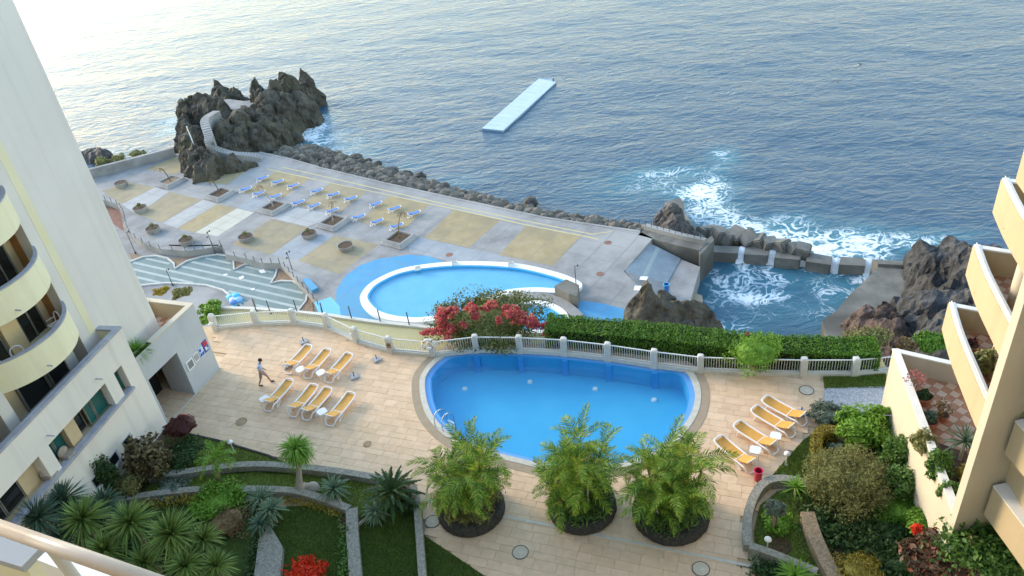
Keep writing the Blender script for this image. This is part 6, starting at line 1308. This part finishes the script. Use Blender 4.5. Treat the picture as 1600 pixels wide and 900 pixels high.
# ================================================================== FURNITURE, LAMPS, PEOPLE
def lounger_proto(name, label, cat, sling, frame_m, group):
    t = thing(name, label, cat, (0,0,0), 0, group)       # head end at x = 0, feet at x = 2.0
    for s in (-1, 1):
        y = .31*s
        mb = MB(); mb.tube(catmull([(-.02,y*.9,.12),(.12,y,.30),(.5,y,.31),(1.2,y,.32),(1.75,y,.35),(1.98,y*.9,.40)], 4, False), .042, 8).build('side_rail', frame_m, t, False, smooth=True)
        mb = MB(); mb.tube(catmull([(.52,y,.31),(.36,y*1.05,.12),(.30,y*1.06,.03),(.42,y*1.06,.02),(.58,y*1.04,.14),(.72,y,.31)], 4, False), .034, 7).build('leg', frame_m, t, False, smooth=True)
        mb = MB(); mb.tube([(1.72,y,.33),(1.78,y*1.05,.02)], .03, 7).build('leg', frame_m, t, False)
        mb = MB(); mb.tube([(.2,y*.78,.30),(.30,y*.8,.50)], .016, 6).build('back_strut', frame_m, t, False)
    MB().tube(catmull([(1.96,-.29,.395),(2.06,-.2,.43),(2.08,0,.435),(2.06,.2,.43),(1.96,.29,.395)], 4, False), .044, 8).build('foot_bar', frame_m, t, False, smooth=True)
    MB().tube(catmull([(.0,-.28,.13),(-.10,-.18,.06),(-.12,0,.05),(-.10,.18,.06),(.0,.28,.13)], 4, False), .042, 8).build('head_bar', frame_m, t, False, smooth=True)
    n = 9; mb = MB(); vs = []
    for i in range(n+1):
        x = .72+(2.03-.72)*i/n; z = .325+.02*math.sin(math.pi*i/n*1.0)-.045*math.sin(math.pi*min(1,i/n))+.11*max(0,(i/n-.55))**1.0
        vs += [(x,-.275,z),(x,0,z-.02),(x,.275,z)]
    mb.add(vs, [(3*i+j,3*i+3+j,3*i+4+j,3*i+1+j) for i in range(n) for j in (0,1)]); mb.add([(v[0],v[1],v[2]-.012) for v in vs], [(3*i+1+j,3*i+4+j,3*i+3+j,3*i+j) for i in range(n) for j in (0,1)]); mb.build('seat_sling', sling, t, False, smooth=True)
    mb = MB(); vs = []
    for i in range(6):
        u = i/5; x = .72-.68*u; z = .325+.30*u**1.15; vs += [(x,-.275,z),(x,0,z-.02),(x,.275,z)]
    mb.add(vs, [(3*i+1+j,3*i+4+j,3*i+3+j,3*i+j) for i in range(5) for j in (0,1)]); mb.add([(v[0],v[1],v[2]-.012) for v in vs], [(3*i+j,3*i+3+j,3*i+4+j,3*i+1+j) for i in range(5) for j in (0,1)]); mb.build('back_sling', sling, t, False, smooth=True)
    MB().tube([(.04,-.26,.63),(.02,0,.64),(.04,.26,.63)], .024, 7).build('back_bar', frame_m, t, False)
    MB().bar((.72,-.3,.31),(.72,.3,.31),.035,.03).build('cross_bar', frame_m, t, False)
    return t
LG = 'orange sun loungers on the hotel terrace'
proto = lounger_proto('sun_lounger', 'x', 'sun lounger', M['orange'], M['plastic'], LG)
# (head pixel, foot pixel, label): the pixel is where each end meets the ground
LO = [((452,583),(478,556),'left lounger of the far row of three, next to an umbrella foot'),((482,590),(509,561),'middle lounger of the far row of three, between white tables'),((515,597),(544,566),'right lounger of the far row of three'),
      ((420,641),(451,608),'leftmost lounger of the near row, with a table at its head'),((459,650),(488,617),'second lounger of the near row, touching its neighbour'),((480,655),(511,621),'third lounger of the near row, touching the second one'),((517,664),(547,629),'rightmost lounger of the near row, table on its left'),
      ((1254,663),(1204,637),'farthest lounger of the right hand row, next to the mound shrub'),((1236,681),(1186,652),'second farthest lounger of the right hand row'),((1209,707),(1160,677),'third lounger of the right hand row, between two white tables'),((1174,736),(1128,699),'nearest lounger of the right hand row, beside the red bin')]
for i, (h, f_, lb) in enumerate(LO):
    a, b = v2(at(*h)), v2(at(*f_)); d = (b-a).normalized(); rz = math.atan2(d.y, d.x)
    if i == 0: proto.location = a; proto.rotation_euler = (0,0,rz); proto['label'] = lb
    else: dup(proto, a, rz, lb)
def table_proto():
    t = thing('side_table', 'x', 'table', (0,0,0), 0, 'small white side tables')
    bm = bmesh.new(); bmesh.ops.create_cube(bm, size=1); bmesh.ops.scale(bm, vec=(.48,.48,.035), verts=bm.verts); bmesh.ops.translate(bm, vec=(0,0,.42), verts=bm.verts); bmesh.ops.bevel(bm, geom=[e for e in bm.edges if abs((e.verts[0].co-e.verts[1].co).z) > .01], offset=.06, segments=3, affect='EDGES')
    me = bpy.data.meshes.new('table_top'); bm.to_mesh(me); bm.free(); me.materials.append(M['plastic']); o = link('table_top', me); o.parent = t
    for a in (-1,1):
        for b in (-1,1): MB().tube([(a*.17,b*.17,.41),(a*.20,b*.20,0)], .022, 6).build('leg', M['plastic'], t, False)
    return t
tb = table_proto()
for i, (x, y, rz, lb) in enumerate([(469,577,.6,'white side table between the left and middle far loungers'),(501,582,.6,'white side table between the middle and right far loungers'),(413,623,.7,'white side table at the head of the leftmost near lounger'),(503,643,.6,'white side table left of the rightmost near lounger'),(1212,681,-.5,'white side table between the two middle loungers of the right row'),(1180,703,-.5,'white side table next to the nearest right hand lounger')]):
    P = at(x, y, .42); P = Vector((P.x, P.y, 0))
    if i == 0: tb.location = P; tb.rotation_euler = (0,0,rz); tb['label'] = lb
    else: dup(tb, P, rz, lb)
ub_ = thing('umbrella_base', 'x', 'umbrella base', (0,0,0), 0, 'concrete umbrella bases')
bm = bmesh.new(); bmesh.ops.create_cube(bm, size=1); bmesh.ops.scale(bm, vec=(.46,.46,.12), verts=bm.verts); bmesh.ops.translate(bm, vec=(0,0,.06), verts=bm.verts); bmesh.ops.bevel(bm, geom=list(bm.edges), offset=.03, segments=2, affect='EDGES')
me = bpy.data.meshes.new('slab'); bm.to_mesh(me); bm.free(); me.materials.append(M['base_g']); o = link('slab', me); o.parent = ub_
MB().tube([(0,0,.1),(0,0,.40)], .028, 8).build('tube_socket', M['metal_d'], ub_, False)
for i, (x, y, rz, lb) in enumerate([(475,535,.4,'grey umbrella base alone above the far lounger row'),(589,563,.5,'grey umbrella base nearest the curved fence'),(554,590,.3,'grey umbrella base right of the far lounger row'),(449,573,.4,'grey umbrella base half hidden behind the left far lounger'),(1252,646,.2,'grey umbrella base behind the farthest right hand lounger')]):
    P = v2(at(x, y))
    if i == 0: ub_.location = P; ub_.rotation_euler = (0,0,rz); ub_['label'] = lb
    else: dup(ub_, P, rz, lb)
# red bin, garden lamps
P = v2(at(1184,750)); t = thing('waste_bin', 'dark red round bin beside the nearest right lounger', 'bin', P)
MB().lathe([(.15,.03),(.17,.55),(.19,.55),(.19,.58),(.155,.58),(.14,.10),(0,.10)], n=20).build('body', M['red'], t, False); MB().lathe([(.19,.565),(.205,.60),(.165,.60),(.16,.565)], n=20).build('rim', mat('bright_red_plastic', (.6,.02,.10), None, .4), t, False)
for a in (0,2.1,4.2): MB().tube([(.15*math.cos(a),.15*math.sin(a),.1),(.19*math.cos(a),.19*math.sin(a),-.02)], .012, 5).build('leg', M['metal_d'], t, False)
gl_ = thing('garden_lamp', 'x', 'lamp', (0,0,0), 0, 'small mushroom garden lamps')
MB().tube([(0,0,0),(0,0,.62)], .03, 8).build('stem', M['postw'], gl_, False); MB().lathe([(0,.80),(.08,.78),(.135,.71),(.14,.66),(.08,.62),(.03,.6)], n=16).build('lamp_head', M['white'], gl_, False, smooth=True); MB().lathe([(0,.03),(.08,.03),(.09,0)], n=12).build('foot', M['postw'], gl_, False)
for i, (x, y, lb) in enumerate([(366,706,'small white garden lamp on the curved left lawn'),(1228,726,'small white garden lamp on the lawn by the right loungers'),(1198,860,'small white garden lamp inside the kerbed lawn'),(554,536,'small garden lamp at the curved fence left of the oval pool'),(335,520,'small white garden lamp at the fence next to the gatehouse'),(641,771,'small white lamp at the head of the long stone wall')]):
    P = v2(at(x, y)); 
    if i == 0: gl_.location = P; gl_['label'] = lb
    else: dup(gl_, P, .3*i, lb)

# ---- lower platform
proto2 = lounger_proto('sun_lounger', 'x', 'sun lounger', M['bcush'], M['plastic'], 'blue sun loungers on the bathing platform')
mb = MB(); mb.box((1.28,0,.37), (1.18,.64,.12)); mb.build('cushion', M['bcush'], proto2, False)
mb = MB(); mb.bar((.70,0,.40), (.06,0,.70), .64, .11); mb.build('back_cushion', M['bcush'], proto2, False)
z5 = lambda p: (380+p[0]/5.293, 240+p[1]/5.293)
dv = (v2(at(597.5,345.5,LOW))-v2(at(580.5,350,LOW))).normalized(); rz0 = math.atan2(dv.y, dv.x)
blk_names = [('first tan square','left'),('second tan square','middle'),('third tan square','right')]
BL = [[(160,210),(285,240),(415,272),(20,300),(130,335),(270,360)],[(610,315),(745,345),(890,378),(455,410),(590,440),(740,480)],[(1100,425),(1255,462),(1415,500),(955,530),(1110,570),(1270,605)]]
nm6 = ['seaward row, left','seaward row, middle','seaward row, right','landward row, left','landward row, middle','landward row, right']
proto2.scale = (.88,)*3
first = True
for gi, g in enumerate(BL):
    for j, p in enumerate(g):
        c = v2(at(*z5(p), LOW+.3)); loc = c-dv*.85+Vector((0,0,LOW+.006)); lb = 'blue sun lounger on the %s from the headland rock, %s' % (blk_names[gi][0], nm6[j])
        rz = rz0+.28+random.uniform(-.08,.08)
        if first: proto2.location = loc; proto2.rotation_euler = (0,0,rz); proto2['label'] = lb; first = False
        else: dup(proto2, loc, rz, lb)
# square planters with dry palms
sA = (v2(at(651,371,LOW))-v2(at(625,391,LOW))); aB = (v2(at(597,382,LOW))-v2(at(624,390,LOW))); rzp = math.atan2(sA.y, sA.x)
def sq_planter(x, y, lb, lbp, i, px_t):
    P = v2(at(x, y, LOW+.55)); P.z = LOW; t = thing('square_planter', lb, 'planter', P, rzp, 'square concrete planters on the platform'); h = .55
    def ring(r0, z0, r1, z1): return [(a*r0, b*r0, z0) for a, b in ((-1,-1),(1,-1),(1,1),(-1,1))], [(a*r1, b*r1, z1) for a, b in ((-1,-1),(1,-1),(1,1),(-1,1))]
    mb = MB(); prof = [(1.85,0),(1.85,.16),(1.72,.2),(1.42,h),(1.18,h),(1.15,h-.22)]
    vs = []; 
    for r, z in prof:
        c = .25 if r > 1.6 else .05
        vs += [(-r,-r+c,z),(-r+c,-r,z),(r-c,-r,z),(r,-r+c,z),(r,r-c,z),(r-c,r,z),(-r+c,r,z),(-r,r-c,z)]
    mb.add(vs, [(8*k+j, 8*k+(j+1)%8, 8*k+8+(j+1)%8, 8*k+8+j) for k in range(len(prof)-1) for j in range(8)]); mb.build('rim', M['concrete'], t, False)
    MB().box((0,0,h-.26), (2.4,2.4,.1)).build('soil', M['soil'] if i else M['dry'], t, False)
    pm = thing('young_palm', lbp, 'palm', P+Vector((0,0,h-.24)), 0, 'wilted palms in the square planters')
    # curved thin trunk leaning, dry hanging fronds
    tp = at(px_t[0], px_t[1], LOW+3.0)-pm.location; tp.z = random.uniform(2.3,2.9)
    MB().tube(catmull([(0,0,-.1),(tp.x*.15,tp.y*.15,1.0),(tp.x*.5,tp.y*.5,2.1),tuple(tp)], 4, False), [.10,.095,.09,.085,.08,.075,.07,.065,.06,.055,.05,.05,.045], 7).build('trunk', M['trunk_p'] if i in (2,3) else M['g_dry'], pm, False)
    for k in range(8 if i in (2,3,4) else 4):
        o = link('frond', DF[k % 2]); o.parent = pm; o.location = tp; s = random.uniform(.5,.8); o.scale = (s,s,s); o.rotation_euler = (Matrix.Rotation(k*1.7+i,3,'Z')@Matrix.Rotation(random.uniform(-.2,.5),3,'Y')).to_euler()
DF = [frond_me(1.7, c, M['g_dry'], 16, .35, .0) for c in (1.8, 2.4)]
for i, (x, y, lb, lbp, tp) in enumerate([(265.6,281,'square planter nearest the sea wall and tower','bare bent palm stem in the planter by the sea wall',(248,262)),(343,300.5,'square planter below the headland rock','thin arched dry palm in the planter below the rock',(327,278)),(427,321,'square planter before the first group of blue loungers','bent palm with a brown crown by the first lounger group',(405,291)),(520,344,'square planter before the second group of blue loungers','palm with spread brown fronds by the second lounger group',(519,316)),(623,370,'square planter nearest the oval pool','short leaning palm by the third lounger group',(627,332))]): sq_planter(x, y, lb, lbp, i, tp)
rp = thing('round_planter', 'x', 'planter', (0,0,0), 0, 'round concrete planters on the platform')
MB().lathe([(.88,0),(1.04,.60),(1.06,.66),(.97,.66),(.92,.56)], n=30).build('rim', M['concrete'], rp, False); MB().lathe([(0,.57),(.95,.56)], n=24).build('soil', M['soil'], rp, False)
for i, (x, y, lb, pl_) in enumerate([(189,287,'round planter with bare reddish soil, nearest the sea wall',0),(219,326,'round planter beside the curved red court',1),(239,358,'round planter above the platform rim, left of three',1),(291,376,'round planter touching the platform rim',1),(384,371,'round planter on the corner of a tan square',1),(483,366,'round planter between two lower tan squares',1),(540,385,'round planter nearest the blue splash area',0)]):
    P = v2(at(x, y, LOW+.4)); P.z = LOW
    if i == 0: rp.location = P; rp['label'] = lb
    else: dup(rp, P, i*.7, lb)
    if pl_:
        potplant('yucca_sprout', ['','small green plant in the planter beside the red court','small plant in the left rim planter','small plant in the planter touching the rim','small plant in the corner planter','small plant in the planter between tan squares'][i], P+Vector((-.1,.2,.5)), .3, .3, M['g_olive'], 130, .22, .2)
# lamp posts
def lamp_post(lb, base, top, z, heads=3):
    P = at(*base, z); t = thing('lamp_post', lb, 'lamp post', P, 0, 'dark lamp posts around the bathing platform'); h = min(range(10,90), key=lambda k: abs(((P+Vector((0,0,k/10)))-CAM).dot(cU)/((P+Vector((0,0,k/10)))-CAM).dot(cF)*-FPX+450-top[1]))/10
    MB().tube([(0,0,0),(0,0,h)], [.06,.035], 8).build('pole', M['metal_d'], t, False); MB().lathe([(.14,0),(.12,.25),(.06,.32)], n=10).build('foot', M['metal_d'], t, False)
    for k in range(heads):
        a = k*2.1; z_ = h-.35*k; MB().tube([(0,0,z_-.1),(.3*math.cos(a),.3*math.sin(a),z_)], .022, 5).build('arm', M['metal_d'], t, False); MB().lathe([(0,.12),(.10,.08),(.12,-.04),(.05,-.12)], (.3*math.cos(a),.3*math.sin(a),z_), 10).build('lamp_head', M['metal_d'], t, False)
lamp_post('dark three headed lamp post above the sun deck, in the middle', (337,398), (325,361), DECK)
lamp_post('dark lamp post at the right tip of the sun deck', (460,432), (446,394), DECK)
lamp_post('dark lamp post next to the tower edge', (212,396), (199,362), DECK, 1)
lamp_post('dark lamp post in the lower left of the striped deck', (270,446), (259,421), DECK, 1)
lamp_post('thin pale lamp post by the right end of the oval pool', (901,456), (898,415), LOW, 1)
# blue mats and odds on the sun deck
def mat_(name, lb, px, z, h, m, cat): 
    return tag(MB().prism(ats(px, z), z-.01, z+h).build(name, M[m]), lb, cat)
mat_('foam_mat', 'thick blue mat lying beside the sun deck tip', [(474,440),(483,437.5),(498,453),(488,458)], LOW, .35, 'splash', 'mat')
mb = MB(); t = thing('water_slide', 'light blue patterned water slide toy at the deck edge', 'slide', at(365,467,DECK))
P4 = ats([(352,463),(368,456),(379,468),(364,478)], DECK+.3); MB().prism(P4, DECK, DECK+.35).build('basin', M['blue_l'], t)
for i, (x, y, r) in enumerate([(360,464,.45),(368,462,.5),(372,468,.55),(365,472,.5),(363,468,.35)]): MB().blob(tuple(at(x,y,DECK+.45)), (r,r,.25), 2, .1, 1, i).build('float', [M['blue_l'], M['blue'], M['blue_r'], M['bcush'], M['white']][i], t)
tag(MB().prism(ats([(377,478),(395,464),(400,497),(360,500)], -3.0), -8, -3.0).build('ramp_block', M['concrete']), 'grey sloped concrete block behind the fence beside the blue slide', 'block')
for i, (px, lb) in enumerate([([(349,429),(355,428),(356,430),(350,431)],'small white towel shape on the striped deck, left one'),([(373,434),(380,431),(382,434),(376,437)],'white towel shape on the striped deck, larger middle one'),([(404,423),(412,421),(416,426),(408,427)],'pale towel shape near the upper right of the deck'),([(392,452),(398,450),(398,453),(394,454)],'small white towel shape low on the striped deck')]): mat_('white_towel', lb, px, DECK+.012, .05, 'white', 'towel')
# white cleats on the oval pool rim and red hatches
for i, (x, y, lb) in enumerate([(710,412.5,'white starting block left on the far pool rim'),(798,414,'white starting block right on the far pool rim'),(653,421,'small steel pool ladder on the upper left rim')]):
    P = at(x, y, LOW+.42); t = thing('starting_block', lb, 'block', P); MB().box((0,0,.16), (.75,.5,.32), .2).build('body', M['white'], t, False); MB().box((0,0,.34), (.6,.4,.04), .2).build('top', M['pale_p'], t, False)
for x, y, lb in ((950,379,'red brown drain cover near the promenade end'),(938,428,'red brown drain cover right of the oval pool'),(702,398,'pale and red pattern plate above the oval pool')):
    tag(MB().lathe([(0,.02),(.42,.02),(.46,.0)], tuple(v2(at(x,y,LOW))+Vector((0,0,LOW+.006))), 18).build('drain_cover', M['red_w']), lb, 'cover')
t = thing('litter_bin', 'small blue bin beside the rock spire', 'bin', at(1041,455,LOW-1)); MB().lathe([(0,0),(.3,0),(.34,.9),(.3,.9),(.28,.2)], n=14).build('body', M['bcush'], t, False); MB().lathe([(.36,.88),(.36,.95),(.28,.95)], n=14).build('rim', M['blue_d'], t, False)
for i, (x, y, z, lb) in enumerate([(1345,101,-20,'small dark sea bird low over the water, upper of two'),(1308,128,-21,'small dark sea bird low over the water, lower of two')]):
    t = thing('sea_bird', lb, 'bird', at(x, y, z), .6+i); mb = MB()
    mb.v = []; mb.tube([(-.42,0,.0),(-.28,0,.02),(-.1,0,.03),(.12,0,.03),(.28,0,.05),(.38,0,.06),(.46,0,.05)], [.02,.06,.10,.11,.07,.06,.012], 8)
    for s in (-1,1): mb.add([(.12,.06*s,.06),(-.12,.06*s,.05),(-.16,.42*s,.22),(.06,.40*s,.24),(-.20,.95*s,.12),(-.10,.92*s,.15)], [(0,1,2,3),(3,2,4,5)])
    mb.add([(-.38,-.05,.02),(-.38,.05,.02),(-.60,.10,.03),(-.60,-.10,.03)], [(0,1,2,3)]); mb.build('body', M['metal_d'], t, False, smooth=True)

# ---- the walking man
def skin(name, verts, edges, radii, m, parent, sub=2):
    me = bpy.data.meshes.new(name); me.from_pydata([Vector(v) for v in verts], edges, []); me.materials.append(m); o = bpy.data.objects.new(name, me); C.objects.link(o); o.parent = parent
    md = o.modifiers.new('skin', 'SKIN'); md.use_smooth_shade = True; sv = me.skin_vertices[0].data
    for i, r in enumerate(radii): sv[i].radius = r if isinstance(r, tuple) else (r, r); sv[i].use_root = (i == 0)
    s = o.modifiers.new('sub', 'SUBSURF'); s.levels = sub; s.render_levels = sub
    dg = bpy.context.evaluated_depsgraph_get(); e = o.evaluated_get(dg); nm = bpy.data.meshes.new_from_object(e); o.modifiers.clear(); o.data = nm
    if not nm.materials: nm.materials.append(m)
    for p in nm.polygons: p.use_smooth = True
    return o
ft = v2(at(406,602)); ff = v2(at(425,598.5)); hd = (ff-ft).normalized(); rzm = math.atan2(hd.y, hd.x)
man = thing('person', 'man in pale blue shirt and grey shorts walking across the terrace, looking down', 'person', ft.lerp(ff, .45), rzm)
# local: +x walking direction, feet on z = 0
V = [(0,0,.93),(.01,0,1.12),(.05,0,1.33),(.10,0,1.47),(.15,0,1.54),(.19,0,1.63),(.21,0,1.70),          # 0-6 pelvis, waist, chest, neck, head
     (.01,.10,.88),(.20,.11,.52),(.30,.11,.10),(.44,.12,.05),                                              # 7-10 left leg forward
     (-.01,-.10,.88),(-.10,-.10,.50),(-.30,-.10,.12),(-.17,-.10,.03),                                      # 11-14 right leg back
     (.06,.19,1.40),(-.02,.24,1.12),(.14,.23,.90),(.19,.22,.82),                                           # 15-18 left arm
     (.06,-.19,1.40),(.02,-.25,1.12),(.16,-.24,.92),(.21,-.23,.84)]                                        # 19-22 right arm
E_ = [(0,1),(1,2),(2,3),(3,4),(4,5),(5,6),(0,7),(7,8),(8,9),(9,10),(0,11),(11,12),(12,13),(13,14),(2,15),(15,16),(16,17),(17,18),(2,19),(19,20),(20,21),(21,22)]
Rr = [(.13,.11),(.12,.10),(.14,.11),.055,.055,.095,.075,.085,.058,.042,.03,.085,.058,.042,.03,.055,.042,.034,.03,.055,.042,.034,.03]
for hi, (wr, sy) in ((18,(V[18],1)),(22,(V[22],-1))):      # five fingers on each hand
    for k in range(5):
        b = Vector(wr); L = [.06,.085,.09,.08,.06][k]; sp = (k-2)*.018 if k else -.03
        i0 = len(V); V.append(tuple(b+Vector((.03, sp*sy, -.03)))); V.append(tuple(b+Vector((.03+(.03 if k == 0 else .008)*1.0, sp*1.15*sy, -.03-L)))); Rr += [.009,.007]; E_ += [(hi,i0),(i0,i0+1)]
skin('body', V, E_, Rr, M['skin'], man)
skin('shirt', [(.0,0,.98),(.02,0,1.14),(.05,0,1.33),(.09,0,1.44),(.06,.20,1.41),(-.01,.245,1.20),(.06,-.20,1.41),(.03,-.255,1.20)], [(0,1),(1,2),(2,3),(2,4),(4,5),(2,6),(6,7)], [(.155,.14),(.15,.135),(.165,.14),.08,.075,.065,.075,.065], M['shirt'], man)
skin('shorts', [(0,0,.97),(.0,0,.90),(.02,.10,.84),(.12,.115,.64),(.19,.115,.50),(-.01,-.10,.84),(-.06,-.105,.64),(-.10,-.105,.50)], [(0,1),(1,2),(2,3),(3,4),(1,5),(5,6),(6,7)], [(.155,.14),(.155,.14),.105,.09,.08,.105,.09,.08], M['shorts'], man)
h0 = MB(); h0.blob((.185,0,1.70), (.112,.095,.10), 3, .06, 3, 1).build('hair', M['hair'], man, False, smooth=True)
hm = MB()
for s in (-1,1): hm.blob((.20,s*.098,1.645), (.022,.012,.032), 1, 0)
hm.blob((.305,0,1.635), (.025,.016,.025), 1, 0); hm.build('face', M['skin'], man, False, smooth=True)
em = MB()
for s in (-1,1): em.blob((.285,s*.035,1.66), (.012,.014,.010), 1, 0)
em.blob((.285,0,1.595), (.010,.028,.008), 1, 0); em.build('eyes_and_mouth', M['hair'], man, False)
for p0, p1 in (((.27,.115,.05),(.50,.12,.045)),((-.33,-.10,.07),(-.10,-.10,.03))):
    a, b = Vector(p0), Vector(p1); skin('shoe', [a, a.lerp(b,.5), b], [(0,1),(1,2)], [(.055,.05),(.055,.045),(.05,.035)], M['shoe'], man)
